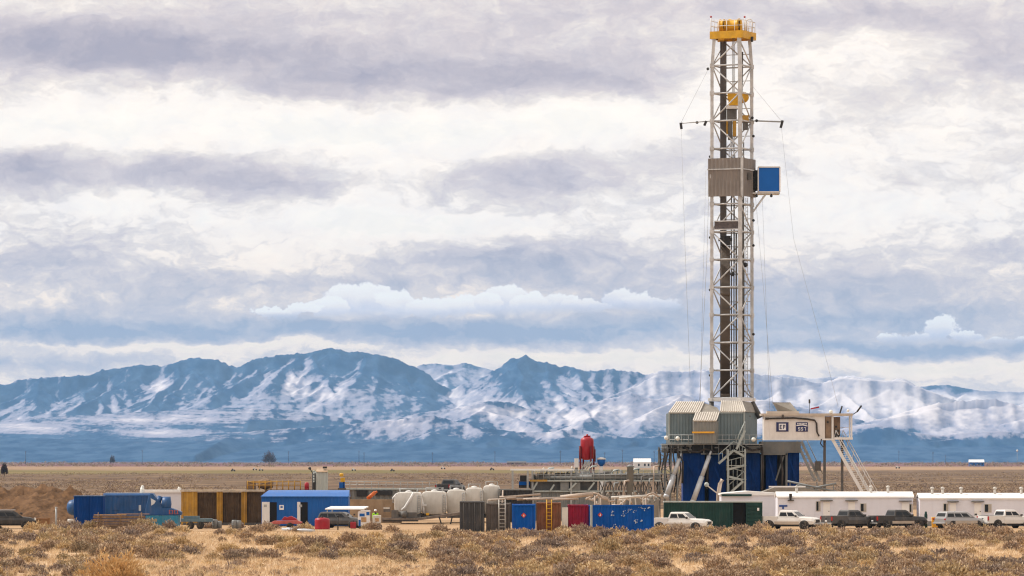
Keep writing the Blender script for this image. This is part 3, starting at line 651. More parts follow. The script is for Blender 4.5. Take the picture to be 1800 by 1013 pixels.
m = MB(); m.box(f.x(1300), f.x(1303.5), -.8, .6, zt, f.z(37)); m.box(f.x(1264), f.x(1302), .7, .9, zt, f.z(42)); m.build('sheave_bracket', M['yellow'], rig)
m = MB()
for i in range(4):
    a, b = P[i], P[(i + 1) % 4]; n = 4
    for k in range(n): q_ = a.lerp(b, k / n); m.tube((q_.x, q_.y, zt), (q_.x, q_.y, zt + 1.2), .04, n=6)
    for h in (.6, 1.2): m.tube((a.x, a.y, zt + h), (b.x, b.y, zt + h), .035, n=6)
m.tube((P[0].x, P[0].y, zt), (P[0].x, P[0].y, f.z(30)), .05, n=6); m.tube((f.x(1309), 0, zt), (f.x(1309), 0, f.z(29)), .05, n=6)
m.path([(f.x(1312), -.2, zt)] + [(f.x(1317) + .34 * math.cos(t), -.2, f.z(39) + .34 * math.sin(t)) for t in np.linspace(math.pi, 0, 7)] + [(f.x(1322), -.2, zt)], .06)
m.build('crown_railing', M['white'], rig)
for q_ in ((P[0].x, P[0].y, f.z(31)), (f.x(1309), 0, f.z(30))): m = MB(); m.ball(q_, .12); m.build('beacon', M['lampr'], rig)
m = MB(); m.beam((f.x(1322), -.4, f.z(66)), (f.x(1321), -.6, f.z(74)), .25); m.build('crown_lamp', M['dark'], rig)
# travelling block and top drive
blk = MB(); blk.box(f.x(1281), f.x(1297), -.5, .7, f.z(186), f.z(165)); blk.box(f.x(1279), f.x(1284), -.55, .2, f.z(175), f.z(163))
blk.lathe([(.1, -.35), (.62, -.3), (.62, .3), (.1, .35)], (f.x(1307), .4, f.z(171)), 'y', 16); blk.box(f.x(1303), f.x(1309), -.3, .8, f.z(177), f.z(164))
tb = blk.build('travelling_block', M['yellow'], rig)
m = MB(); m.box(f.x(1277), f.x(1296), -.5, .5, f.z(192), f.z(186.5)); m.build('block_crosshead', M['white'], tb)
m = MB(); m.box(f.x(1278), f.x(1295), -.3, .6, f.z(212), f.z(192.5)); m.box(f.x(1280), f.x(1287), -.3, .5, f.z(246), f.z(212)); td = m.build('top_drive', M['mastd'], rig)
m = MB(); m.box(f.x(1306), f.x(1315), -.2, .8, f.z(228), f.z(214)); m.build('drive_motor', M['mastd'], td)
m = MB(); m.box(f.x(1288), f.x(1294), -.35, .5, f.z(240), f.z(212.5)); m.box(f.x(1305), f.x(1316), -.25, .7, f.z(214), f.z(203)); m.box(f.x(1277), f.x(1279.6), -.1, .4, f.z(236), f.z(212.5)); m.build('drive_guard', M['yellow2'], td)
m = MB()
for i in range(3):
    pts = [(f.x(1283 + 3.5 * i + 2 * math.sin(k * 1.3 + i)), -.2, f.z(238 + k * 9)) for k in range(6)]; m.path(pts, .07)
m.build('service_loop', M['pale'], rig)
# wind cladding round the racking board
m = MB(); g_ = .12
def off(i, z, e): p = corner(i, z); c2 = Vector((0, 0, z)); return p + (p - c2).normalized() * e
za, zc = f.z(347), f.z(280)
for i, (e) in ((0, .42), (1, .42)):
    a, b = off(i, 0, e), off(i + 1, 0, e); m.corr(a, b, za, (za + zc) / 2 + .9, .42, .05); m.corr(a, b, (za + zc) / 2 + .93, zc, .42, .05)
    d = (b - a).normalized()
m.build('wind_cladding', M['clad'], rig)
m = MB(); a, b = off(0, 0, .5), off(1, 0, .5); zz = (za + zc) / 2 + .9; m.beam((a.x, a.y, zz), (b.x, b.y, zz), .12); a, b = off(1, 0, .5), off(2, 0, .5); m.beam((a.x, a.y, zz), (b.x, b.y, zz), .12)
a = off(1, 0, .5); m.beam((a.x, a.y, za), (a.x, a.y, zc), .28); m.build('cladding_trim', M['mast'], rig)
m = MB(); m.quad((f.x(1314), -1.4, f.z(318)), (f.x(1320), -1.2, f.z(318)), (f.x(1320), -1.2, f.z(305)), (f.x(1314), -1.4, f.z(305)), .1); m.build('cladding_door', M['mastd'], rig)
# racking (monkey) board box to the right
y0 = .2
m = MB(); m.box(f.x(1333.5), f.x(1370.5), y0, y0 + 2.4, f.z(337), f.z(294)); mk = m.build('racking_board_cabin', M['monkey'], rig)
m = MB()
for a, b in (((1333, 337.4), (1333, 293.6)), ((1371, 337.4), (1371, 293.6)), ((1333, 293.6), (1371, 293.6)), ((1333, 337.4), (1371, 337.4))): m.beam((f.x(a[0]), y0 - .04, f.z(a[1])), (f.x(b[0]), y0 - .04, f.z(b[1])), .14)
m.build('cabin_trim', M['white'], mk)
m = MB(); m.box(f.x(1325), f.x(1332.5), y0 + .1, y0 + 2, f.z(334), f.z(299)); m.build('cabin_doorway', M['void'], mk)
m = MB(); m.box(f.x(1310), f.x(1371), y0, y0 + 2.2, f.z(341), f.z(338.2)); m.beam((f.x(1347), y0 + .3, f.z(341)), (f.x(1325), .3, f.z(371)), .16); m.beam((f.x(1347), y0 + 2, f.z(341)), (f.x(1325), 1.3, f.z(371)), .16)
m.beam((f.x(1312), y0, f.z(338)), (f.x(1317), y0, f.z(322)), .16); m.build('board_support', M['mast'], rig)
for xx in (1330, 1356): m = MB(); m.tube((f.x(xx), y0, f.z(341)), (f.x(xx), y0, f.z(344)), .08); m.ball((f.x(xx), y0, f.z(344.5)), .16); m.build('floodlight', M['dark'], rig)
# stabbing board and racked-pipe head
m = MB(); a, b = corner(0, 0), corner(1, 0); n = 14
zq0, zq1 = f.z(404), f.z(391)
pa, pb2 = a.lerp(b, .1), a.lerp(b, .93)
m.quad((pa.x, pa.y - .1, zq0), (pb2.x, pb2.y - .1, zq0), (pb2.x, pb2.y - .1, zq1), (pa.x, pa.y - .1, zq1), .08); m.build('stabbing_board', mat('dark grating', (.10, .085, .085), .6, .2, .3, 4, .1), rig)
m = MB()
for z in (zq0 - .05, zq1 + .05): m.beam((pa.x, pa.y - .2, z), (pb2.x, pb2.y - .2, z), .12)
m.build('board_rail', M['mast'], rig)
m = MB(); m.box(f.x(1267), f.x(1284), -.5, .9, f.z(431), f.z(415)); m.box(f.x(1263), f.x(1287), -.3, .6, f.z(424), f.z(419)); m.ball((f.x(1287), -.6, f.z(482)), .28); m.ball((f.x(1310), -.3, f.z(466)), .28); m.build('tool_block', M['dark'], rig)
# drill pipe standing in the mast
pipem = mat('drill pipe', (.11, .085, .065), .5, .25, .35, .5, .3)
k = 0
for i in range(9):
    for j in range(2):
        m = MB(); xx = f.x(1268.2 + i * 1.75) + j * .05; yv = .1 + j * .5
        m.tube((0, 0, 0), (0, 0, f.z(432) - f.z(700)), .062, n=7)
        for q_ in (.0, .34, .67): zz = (f.z(432) - f.z(700)) * q_; m.tube((0, 0, zz), (0, 0, zz + .5), .085, n=7)
        o = m.build('drill_pipe', pipem, None, loc=(f.loc()[0] + xx, YR + yv, f.z(700)))
        tag(o, 'brown drill pipe standing racked inside the rig mast', 'drill pipe', 'drill pipe stands racked in the mast')
# lamp booms
m = MB(); zb = f.z(213.5)
m.tube((f.x(1250), -.8, f.z(214)), (f.x(1196), -.8, f.z(218)), .06, n=6); m.tube((f.x(1321), .3, f.z(212)), (f.x(1374), .3, f.z(214)), .09, n=6)
m.build('lamp_boom', M['rail'], rig)
for a, b in (((1196, 217), (1197.5, 228)), ((1375, 213), (1371.5, 226)), ((1241, 214), (1237.5, 222))): m = MB(); m.beam((f.x(a[0]), -.8, f.z(a[1])), (f.x(b[0]), -.8, f.z(b[1])), .28); m.build('boom_lamp', M['dark'], rig)
for a in ((1244, 122), (1322, 208), (1329.5, 213), (1225, 216)): m = MB(); m.ball((f.x(a[0]), -.5, f.z(a[1])), .17); m.build('mast_lamp', M['dark'], rig)
for i, py in enumerate((240, 276, 388, 418, 432, 510, 588, 660)): m = MB(); m.ball((f.x(1248 if i % 2 else 1324), -.4, f.z(py)), .16); m.build('mast_lamp', M['dark'], rig)
# stays and hoisting cables
def cable(pts, r, n=5): m = MB(); m.path([(f.x(a), yv, f.z(b)) for a, b, yv in pts], r, n); return m.build('stay_cable', M['rail'], rig)
cable([(1246, 120, -.8), (1196, 218, -.8)], .014); cable([(1322, 150, .3), (1374, 213, .3)], .014)
cable([(1197, 228, -.8), (1203, 420, -1), (1212, 665, -1.5)], .014); cable([(1374, 226, .3), (1395, 420, 0), (1452, 640, -2), (1470, 716, -3)], .013)
cable([(1246, 300, -1), (1242, 450, -1), (1233, 620, -1.5), (1228, 712, -2)], .02); cable([(1240, 300, -1), (1229, 720, -2)], .014)
cable([(1328, 345, 0), (1346, 560, -.5), (1358, 720, -1)], .014); cable([(1340, 345, 0), (1352, 720, -1)], .014)
# ------------------------------------------------------------------ rig floor walls
YH = 484.0
def hx(px): return PX(px, YH) - f.loc()[0]
def hz(py): return PZ(py, YH)
yb = YH - YR                                   # local y of the front wall
m = MB(); m.corr((hx(1176), yb), (hx(1225), yb), hz(780), hz(726), .34, .06); m.corr((hx(1176), yb + 9), (hx(1176), yb), hz(780), hz(726), .34, .06)
m.corr((hx(1262), yb), (hx(1308), yb), hz(780), hz(724), .34, .06); m.corr((hx(1308), yb), (hx(1338), yb + 8), hz(780), hz(724), .4, .06)
m.corr((hx(1225), yb), (hx(1262), yb), hz(780), hz(726), .34, .06); m.corr((hx(1338), yb + 8), (hx(1180), yb + 9), hz(780), hz(726), .34, .06)
m.build('wind_wall', M['house'], rig)
for p, q_ in (((1176, 0), (1225, 0)), ((1262, 0), (1308, 0))): m = MB(); m.beam((hx(p[0]), yb - .06, hz(726)), (hx(q_[0]), yb - .06, hz(726)), .12); m.beam((hx(p[0]), yb - .06, hz(779)), (hx(q_[0]), yb - .06, hz(779)), .16); xx = 1176 if p[0] == 1176 else 1308; m.beam((hx(xx), yb - .05, hz(780)), (hx(xx), yb - .05, hz(725)), .14); m.build('wall_trim', M['greyl'], rig)
def roof(x0, x1, pb, tx0, tx1, pt, run, name='roof_panel', mt='roofb', y=yb):
    """ribbed roof rising to the back"""
    m = MB(); A_, B_ = Vector((hx(x0), y - .15, hz(pb))), Vector((hx(x1), y - .15, hz(pb))); C_, D_ = Vector((hx(tx1), y + run, hz(pt))), Vector((hx(tx0), y + run, hz(pt)))
    n = max(3, int((x1 - x0) / 4)); up = Vector((0, -.35, .9)).normalized() * .13
    m.quad(A_, B_, C_, D_, .05)
    for i in range(n + 1):
        t = i / n; a, b = A_.lerp(B_, t), D_.lerp(C_, t); m.beam(a + up * .5, b + up * .5, .10, .08)
    return m.build(name, M[mt], rig)
roof(1176, 1229, 726, 1192, 1240, 706, 3.2); roof(1266, 1310, 724, 1271, 1306, 705, 3.2)
m = MB(); m.quad((hx(1310), yb, hz(724)), (hx(1339), yb + 8, hz(724)), (hx(1325), yb + 6, hz(706)), (hx(1307), yb + 3.2, hz(705)), .06); m.quad((hx(1229), yb - .1, hz(726)), (hx(1266), yb - .1, hz(725)), (hx(1262), yb + 2.2, hz(716)), (hx(1240), yb + 3, hz(708)), .06); m.build('roof_hip', M['roofd'], rig)
# projecting driller's bay
yd = yb - 2.2
m = MB(); m.corr((hx(1218), yd), (hx(1257), yd), hz(780), hz(740.5), .34, .05); m.corr((hx(1257), yd), (hx(1263), yb), hz(780), hz(740.5), .34, .05); m.corr((hx(1217), yb), (hx(1218), yd), hz(780), hz(740.5), .34, .05)
bay = m.build('driller_bay', mat('bay wall', (.22, .225, .215), .5, .2, .1, .6, .2), rig)
roof(1217, 1257.5, 740.5, 1224, 1264, 725.5, 2.1, 'bay_roof', 'roofb', yd)
m = MB(); m.box(hx(1215), hx(1254), yd - .25, yd - .06, hz(762), hz(759)); m.build('bay_stripe', M['amber'], bay)
# floor edge, beams and lamps
m = MB(); m.box(hx(1174), hx(1340), yb + .2, yb + 9, hz(797), hz(781)); m.build('rig_floor', M['dark'], rig)
for x0, x1, py in ((1176, 1216, 783), (1190, 1216, 790), (1232, 1262, 797), (1256, 1262, 786), (1310, 1338, 784), (1280, 1308, 797)): m = MB(); m.box(hx(x0), hx(x1), yb - .3, yb - .02, hz(py + 2.2), hz(py)); m.build('floor_beam', M['grey'], rig)
for xx in (1180, 1196, 1212, 1236, 1250, 1262, 1310, 1334): m = MB(); m.box(hx(xx), hx(xx + 2), yb - .25, yb - .03, hz(797), hz(782)); m.build('floor_bracket', M['grey'], rig)
m = MB(); m.box(hx(1310), hx(1337), yb - .1, yb + .18, hz(796), hz(786)); m.build('floor_beam', M['grey'], rig)
m = MB()
for xx in np.linspace(1174, 1340, 15): m.tube((hx(xx), yb - 1.0, hz(781)), (hx(xx), yb - 1.0, hz(765)), .035, n=5)
for py in (765, 773): m.tube((hx(1174), yb - 1.0, hz(py)), (hx(1340), yb - 1.0, hz(py)), .035, n=5)
m.box(hx(1172), hx(1341), yb - 1.1, yb - .03, hz(782), hz(780.6)); m.build('floor_walkway', M['rail'], rig)
for a in ((1170.5, 770), (1190.5, 771), (1323.5, 773)): m = MB(); m.ball((hx(a[0]), yb - 1.2, hz(a[1])), .25); m.build('floor_lamp', M['lampw'], rig)
# blue base boxes, grey frame and hoisting cylinders
for x0, x1, y_, py in ((1201, 1239, .6, 797), (1247, 1277, 1.4, 798), (1310, 1337, .8, 797), (1349, 1369, 3, 800), (1386, 1408, 3, 794)):
    m = MB(); m.corr((hx(x0), yb + y_), (hx(x1), yb + y_), .1, hz(py), .8, .08); m.box(hx(x0) + .02, hx(x1) - .02, yb + y_ + .12, yb + y_ + 5, .1, hz(py) - .01); m.build('base_box', M['sub'], rig)
m = MB(); m.box(hx(1206), hx(1404), yb + 4.2, yb + 8, .1, hz(798)); m.build('base_core', M['dark'], rig)
m = MB()
for xx in (1340, 1383): m.box(hx(xx), hx(xx + 3.5), yb + 2.2, yb + 2.8, .1, hz(797))
m.box(hx(1340), hx(1387), yb + 2.2, yb + 2.7, hz(800), hz(796)); m.box(hx(1340), hx(1410), yb + 2.4, yb + 7, hz(796), hz(776)); m.beam((hx(1380), yb + 2.4, hz(802)), (hx(1366), yb + 2.4, hz(845)), .16)
m.box(hx(1304), hx(1307), yb + .2, yb + .6, .1, hz(797)); m.build('base_frame', M['grey'], rig)
for x0, p0, x1, p1, yv in ((1194, 806, 1171, 872, -.5), (1246, 802, 1217, 882, -1.0)):
    m = MB(); a, b = Vector((hx(x0), yb + yv, hz(p0))), Vector((hx(x1), yb + yv - .5, hz(p1))); c_ = a.lerp(b, .45); m.tube(a, c_, .24, n=12); m.tube(c_, b, .30, n=12); m.tube(a + (a - b).normalized() * .6, a, .12); m.ball(b, .34)
    m.build('hoisting_cylinder', M['pale'], rig)
# stair tower in front of the base
m = MB()
def flight(x0, p0, x1, p1, yv):
    a, b = Vector((hx(x0), yb + yv, hz(p0))), Vector((hx(x1), yb + yv, hz(p1)))
    for dy in (0, .9): m.beam(a + Vector((0, dy, 0)), b + Vector((0, dy, 0)), .10, .24); m.tube(a + Vector((0, dy, 1)), b + Vector((0, dy, 1)), .04, n=5)
    n = int((b - a).length / .3)
    for k in range(1, n): p = a.lerp(b, k / n); m.box(p.x - .13, p.x + .13, p.y, p.y + .9, p.z - .02, p.z + .02)
    for k in range(0, 5): p = a.lerp(b, k / 4); m.tube(p, p + Vector((0, 0, 1)), .03, n=5)
flight(1308, 757, 1293, 790, -2.2); flight(1288, 792, 1308, 803, -2.2); flight(1262, 815, 1288, 792, -2.2); flight(1276, 826, 1308, 818, -2.2); flight(1308, 843, 1280, 868, -2.2); flight(1280, 838, 1308, 845, -2.2)
for xx in (1278, 1308): m.beam((hx(xx), yb - 2.3, .1), (hx(xx), yb - 2.3, hz(790)), .16); m.beam((hx(xx), yb - 1.2, .1), (hx(xx), yb - 1.2, hz(790)), .16)
for py in (793, 818, 842): m.box(hx(1276), hx(1310), yb - 2.3, yb - 1.2, hz(py + 1.2), hz(py))
m.build('stair_tower', M['greyl'], rig)
# cable bundles and pipes under and across the front
for i, pts in enumerate((((1203, 784), (1210, 793), (1226, 795), (1240, 789), (1258, 795)), ((1264, 790), (1272, 797), (1290, 796), (1306, 788)), ((1182, 786), (1192, 796), (1200, 812), (1199, 850)), ((1243, 796), (1244, 820), (1242, 860)), ((1279, 800), (1281, 830), (1279, 866)), ((1339, 786), (1341, 820), (1339, 866)), ((1372, 800), (1375, 830), (1373, 866)), ((1310, 786), (1322, 792), (1337, 789)))):
    m = MB(); m.path([(hx(a), yb - .5 - .05 * (k % 2), hz(b)) for k, (a, b) in enumerate(pts)], .12); m.build('cable_bundle', M['hose'], rig)
for x0, p0, x1, p1 in ((1352, 806, 1366, 862), (1388, 806, 1406, 862), (1206, 806, 1236, 866), (1251, 806, 1274, 866), (1312, 806, 1335, 864)):
    m = MB(); m.beam((hx(x0), yb + .3, hz(p0)), (hx(x1), yb + .3, hz(p1)), .13); m.build('diagonal_brace', M['sub'], rig)
m = MB(); m.tube((f.x(1304), -.4, f.z(700)), (f.x(1304), -.4, f.z(350)), .13, n=8); m.build('mud_standpipe', M['hose'], rig)
for xx in (1290.5, 1286, 1307.5): m = MB(); m.tube((f.x(xx), .4, f.z(700)), (f.x(xx), .4, f.z(250)), .07, n=6); m.build('mast_pipe', M['mastd'], rig)
m = MB()
for dx in (0, 3.2): m.tube((f.x(1311 + dx), -.2, f.z(700)), (f.x(1311 + dx), -.2, f.z(348)), .04, n=5)
for k in range(60): zz = f.z(700) + (f.z(348) - f.z(700)) * k / 60; m.tube((f.x(1311), -.2, zz), (f.x(1314.2), -.2, zz), .03, n=4)
m.build('mast_ladder', M['mast'], rig)
# left service tower with hoses
m = MB()
for xx in (1157, 1168, 1178, 1190):
    m.beam((hx(xx), yb - .5, .1), (hx(xx + 2), yb - .5, hz(776 + (1178 - min(xx, 1178)) * .7)), .16); m.beam((hx(xx), yb + 1.5, .1), (hx(xx + 2), yb + 1.5, hz(786)), .16)
for py in (792, 812, 834, 856): m.box(hx(1156), hx(1196), yb - .5, yb + 1.5, hz(py + 1), hz(py))
for k in range(4): m.beam((hx(1157), yb - .6, hz(872 - k * 20)), (hx(1180), yb - .6, hz(856 - k * 20)), .09); m.beam((hx(1180), yb - .6, hz(872 - k * 20)), (hx(1157), yb - .6, hz(856 - k * 20)), .09)
for py in (782, 788): m.tube((hx(1160), yb - .7, hz(py)), (hx(1200), yb - .7, hz(py)), .04, n=5)
m.box(hx(1163), hx(1172), yb - .4, yb + .6, hz(796), hz(780)); m.build('service_tower', M['grey'], rig)
m = MB()
for i in range(6): x0 = 1158 + i * 7; m.path([(hx(x0 + 3 * math.sin(k + i)), yb - .8 + .1 * k, hz(788 + k * 13)) for k in range(7)], .09)
m.build('mud_hose', M['hose'], rig)
# back stair from the floor on the right
m = MB()
for dx in (0, 9): a, b = Vector((hx(1404 + dx), yb + 4, hz(776))), Vector((hx(1437 + dx), yb + 4, hz(846))); m.beam(a, b, .14, .3); m.tube(a + Vector((.3, 0, .8)), b + Vector((.3, 0, .8)), .05, n=5)
for k in range(12): p = a.lerp(b, k / 12); m.beam(p, p + Vector((hx(1404) - hx(1413), 0, -.2)), .07)
m.beam((hx(1440), yb + 4, hz(848)), (hx(1447), yb + 4, 0.1), .16); m.build('floor_stair', M['rail'], rig)
m = MB(); m.box(hx(1437), hx(1447), yb + 3.6, yb + 4.4, hz(828), hz(811)); m.build('stair_counterweight', M['mastd'], rig)
# ------------------------------------------------------------------ white instrument cabin with two signs
YC = 480.0; fc = Fr(1395, YC); x, z = fc.x, fc.z
cab = empty('instrument_cabin', 'white cabin on tall posts with two navy signs beside the rig floor', 'cabin', fc.loc())
m = MB(); m.box(x(1343), x(1450), 0, 3.0, z(771), z(731)); m.build('cabin_wall', M['cabin'], cab)
m = MB(); m.box(x(1338), x(1499), -.25, 3.2, z(731), z(727)); m.box(x(1349), x(1405), .6, 2.6, z(727), z(723)); m.build('cabin_roof', mat('cabin roof', (.52, .45, .38), .6, 0, .1, 1, .2), cab)
m = MB(); m.quad((x(1372), 3.2, z(727)), (x(1407), 2.0, z(727)), (x(1392), 3.2, z(707)), (x(1361), 3.4, z(707)), .08); m.build('roof_flap', M['roofd'], cab)
def sign(x0, x1, p0, p1):
    m = MB(); m.box(x(x0), x(x1), -.06, -.003, z(p1), z(p0)); o = m.build('sign_board', M['navy'], cab)
    m = MB()
    for a, b, c_, d in ((x0, x1, p0, p0 + 1), (x0, x1, p1 - 1, p1)): pass
    return o
s1 = sign(1364.5, 1386, 742.5, 759); m = MB()
m.box(x(1369), x(1381.5), -.085, -.063, z(756.5), z(745)); m.build('sign_emblem', M['signw'], s1)
m = MB()
for a, b, c_, d in ((1370.5, 1372, 754.5, 747), (1370.5, 1374.8, 748.4, 747), (1370.5, 1374.2, 751.4, 750.2), (1370.5, 1374.8, 754.5, 753.2), (1376.4, 1377.8, 754.5, 747), (1376.4, 1380.3, 748.4, 747), (1379, 1380.3, 751.6, 747), (1376.4, 1380.3, 751.6, 750.4)): m.box(x(a), x(b), -.10, -.088, z(c_), z(d))
m.build('emblem_mark', M['navy'], s1)
s2 = sign(1399, 1420, 742.5, 759); m = MB()
m.beam((x(1400), -.075, z(748.2)), (x(1411), -.075, z(747.2)), .02, .10); m.beam((x(1411), -.075, z(747.2)), (x(1419), -.075, z(749)), .02, .10)
m.build('sign_swoosh', M['signw'], s2)
def digit(seg, x0, w_, ptop, pbot, y_):
    pm_ = (ptop + pbot) / 2; t = .9
    S = {'a': (x0, x0 + w_, ptop + t, ptop), 'g': (x0, x0 + w_, pm_ + t / 2, pm_ - t / 2), 'd': (x0, x0 + w_, pbot, pbot - t), 'f': (x0, x0 + t, pm_, ptop), 'e': (x0, x0 + t, pbot, pm_), 'b': (x0 + w_ - t, x0 + w_, pm_, ptop), 'c': (x0 + w_ - t, x0 + w_, pbot, pm_)}
    for k, ch in enumerate(seg): a, b, c_, d = S[ch]; m.box(x(a), x(b), y_ - .02 - .002 * k, y_, z(c_), z(d))
m = MB(); digit('acdfg', 1403, 3.6, 751.5, 757, -.063); digit('acdfg', 1408, 3.6, 751.5, 757, -.063); digit('abc', 1413, 3.6, 751.5, 757, -.063); m.build('sign_number', M['signw'], s2)
m = MB()
for i in range(7): m.box(x(1401.5 + i * 2.5), x(1403.2 + i * 2.5), -.08, -.063, z(746.3), z(744.2))
m.build('sign_lettering', M['signw'], s2)
m = MB(); m.path([(x(1350), -.15, z(736)), (x(1395), -.15, z(735)), (x(1420), -.15, z(737)), (x(1432), -.15, z(739)), (x(1435), -.15, z(744)), (x(1436), -.15, z(760)), (x(1440), -.15, z(767))], .10); m.box(x(1374), x(1377.5), -.3, -.05, z(735), z(729)); m.box(x(1345), x(1351), -.2, -.03, z(738), z(734)); m.path([(x(1444), -.1, z(772)), (x(1442), -.1, z(780)), (x(1447), -.1, z(786)), (x(1450), -.1, z(780))], .07)
m.build('conduit', M['hose'], cab)
m = MB(); m.box(x(1343), x(1466), -.05, 3.05, z(774), z(771.1)); m.box(x(1466.2), x(1499), -.02, 3.05, z(773), z(769)); m.build('cabin_skid', M['white'], cab)
m = MB(); m.box(x(1451), x(1461), .1, 2.6, z(771), z(732)); m.box(x(1465.5), x(1478), .9, 2.4, z(769), z(733)); m.build('equipment_locker', mat('brown locker', (.21, .14, .09), .6, 0, .25, 1.5, .2), cab)
for a in ((1455, 742), (1470, 750), (1474, 757), (1470, 764), (1475, 766)): m = MB(); m.box(x(a[0] - 1.6), x(a[0] + 1.6), .02, .5, z(a[1] + 2), z(a[1] - 1.5)); m.build('control_valve', M['dark'], cab)
m = MB()
for yv in (.1, 2.8):
    m.beam((x(1463.5), yv, z(771)), (x(1463.5), yv, z(731.5)), .22); m.beam((x(1497), yv, z(769)), (x(1497), yv, z(731.5)), .16); m.beam((x(1463), yv, z(751)), (x(1498), yv, z(751)), .05) if yv > 1 else None
m.build('porch_frame', M['white'], cab)
for xx, p0 in ((1451, 774), (1482, 773)):
    m = MB(); m.beam((x(xx), 1.4, .06), (x(xx), 1.4, z(p0)), .28); m.build('support_post', M['mastd'], cab)
m = MB()
a, b = Vector((x(1464), .2, z(773))), Vector((x(1541), -1.0, .2)); d = (b - a).normalized()
for dy, dx in ((0, 0), (1.3, .9)): m.beam(a + Vector((dx, dy, 0)), b + Vector((dx, dy, 0)), .12, .34)
for dy, dx in ((-.05, .1), (1.35, 1.0)):
    for h in (.55, 1.05): m.tube(a + Vector((dx + .25, dy, h)), b + Vector((dx + .25, dy, h)), .045, n=5)
    for k in range(9): p = a.lerp(b, k / 8) + Vector((dx, dy, 0)); m.tube(p, p + Vector((.25, 0, 1.05)), .035, n=5)
for k in range(1, 40): p = a.lerp(b, k / 40); m.beam(p + Vector((.02, .05, 0)), p + Vector((.88, 1.25, 0)), .26, .03)
m.build('cabin_stair', M['white'], cab)
for a, b, r in ((1461, 724, .22), (1491, 722, .16)): m = MB(); m.ball((x(a), .3, z(b)), r); m.build('roof_lamp', M['lampw'], cab)
m = MB(); m.tube((x(1424), 1, z(727)), (x(1424), 1, z(707)), .03, n=5); m.box(x(1422.5), x(1425.5), .9, 1.1, z(709), z(702)); m.tube((x(1477), .6, z(727)), (x(1481), .6, z(714)), .09); m.tube((x(1507), .4, z(724)), (x(1515), .4, z(713)), .10); m.tube((x(1499), .4, z(729)), (x(1507), .4, z(724)), .05); m.build('roof_antenna', M['dark'], cab)
m = MB()
for i in range(5): m.quad((x(1426 + i * 3), 1.02 + .05 * (i % 2), z(720 - i * .6)), (x(1429 + i * 3), 1.02 + .05 * ((i + 1) % 2), z(719.4 - i * .6)), (x(1429 + i * 3), 1.02 + .05 * ((i + 1) % 2), z(717 - i * .7)), (x(1426 + i * 3), 1.02 + .05 * (i % 2), z(717.6 - i * .7)), .01)
m.build('red_flag', M['red'], cab)
# ================================================================== containers, trailers, trucks
def container(label, px0, px1, ptop, Y, mt, yaw=0, cat='container', L=6.06, extra=None, wid=None, pbot=None):
    """shipping container whose near end faces the viewer; px0..px1 spans that end"""
    fr = Fr((px0 + px1) / 2, Y); w_ = (px1 - px0) * fr.k if wid is None else wid; h = fr.z(ptop)
    r = empty('shipping_container', label, cat, fr.loc(), yaw, 'shipping containers in a row at the pad edge'); hw = w_ / 2
    m = MB(); m.corr((-hw + .08, .06), (hw - .08, .06), .2, h - .12, .30, .05); m.corr((-hw + .05, L), (-hw + .05, .08), .2, h - .12, .28, .05); m.corr((hw - .05, .08), (hw - .05, L), .2, h - .12, .28, .05); m.corr((hw - .08, L - .05), (-hw + .08, L - .05), .2, h - .12, .3, .05)
    m.build('wall', M[mt], r)
    m = MB(); m.box(-hw + .06, hw - .06, .06, L - .06, h - .10, h - .03); m.build('roof', M[mt], r)
    m = MB()
    for sx in (-1, 1):
        for y0, y1 in ((0, .16), (L - .16, L)): m.box(sx * hw - (.14 if sx > 0 else 0), sx * hw + (0 if sx > 0 else .14), y0, y1, .02, h)
        m.box(sx * hw - (.10 if sx > 0 else 0), sx * hw + (0 if sx > 0 else .10), .17, L - .17, h - .12, h - .002); m.box(sx * hw - (.10 if sx > 0 else 0), sx * hw + (0 if sx > 0 else .10), .17, L - .17, .04, .2)
    for y0, y1 in ((.01, .12), (L - .12, L - .01)): m.box(-hw + .15, hw - .15, y0, y1, h - .14, h - .004); m.box(-hw + .15, hw - .15, y0, y1, .04, .2)
    m.build('corner_frame', M[mt], r)
    return r, hw, h, fr
def lock_bars(r, hw, h, mt='rail', n=4):
    m = MB()
    for i in range(n): xx = -hw + .35 + i * (2 * hw - .7) / (n - 1); m.tube((xx, -.03, .2), (xx, -.03, h - .15), .025, n=6); m.box(xx - .05, xx + .12, -.05, -.01, 1.0, 1.06)
    m.build('lock_bar', M[mt], r)
def ladder(r, x0, x1, z1, mt, n=9, label='ladder'):
    m = MB()
    for xx in (x0, x1): m.tube((xx, -.12, .02), (xx, -.12, z1), .045, n=6)
    for k in range(n): zz = .25 + k * (z1 - .4) / (n - 1); m.tube((x0, -.12, zz), (x1, -.12, zz), .03, n=6)
    m.build('ladder', M[mt], r)
def placard(r, x0, z0, s_=.24):
    m = MB(); m.prism([(x0 - s_, z0), (x0, z0 - s_), (x0 + s_, z0), (x0, z0 + s_)], -.03, -.01); o = m.build('hazard_placard', M['signr'], r)
    m = MB(); m.prism([(x0 - .07, z0 - .1), (x0 + .07, z0 - .1), (x0 + .03, z0 + .12)], -.04, -.032); m.build('placard_mark', M['signw'], o)
YCN = 398.5
r, hw, h, fr = container('charcoal container with closed doors, leftmost of the container row', 808, 851, 882, YCN, 'charcoal'); lock_bars(r, hw, h, 'mastd')
r, hw, h, fr = container('grey brown container carrying a white ladder on its end', 854.5, 897.5, 885, YCN + .6, 'umber'); ladder(r, fr.x(877), fr.x(888), h + .35, 'cream')
m = MB(); m.beam((fr.x(856), 0.1, h + .3), (fr.x(888), .1, h + .45), .07); m.beam((fr.x(857), 0.1, h), (fr.x(857), .1, h + .3), .06); m.build('roof_rail', M['cream'], r)
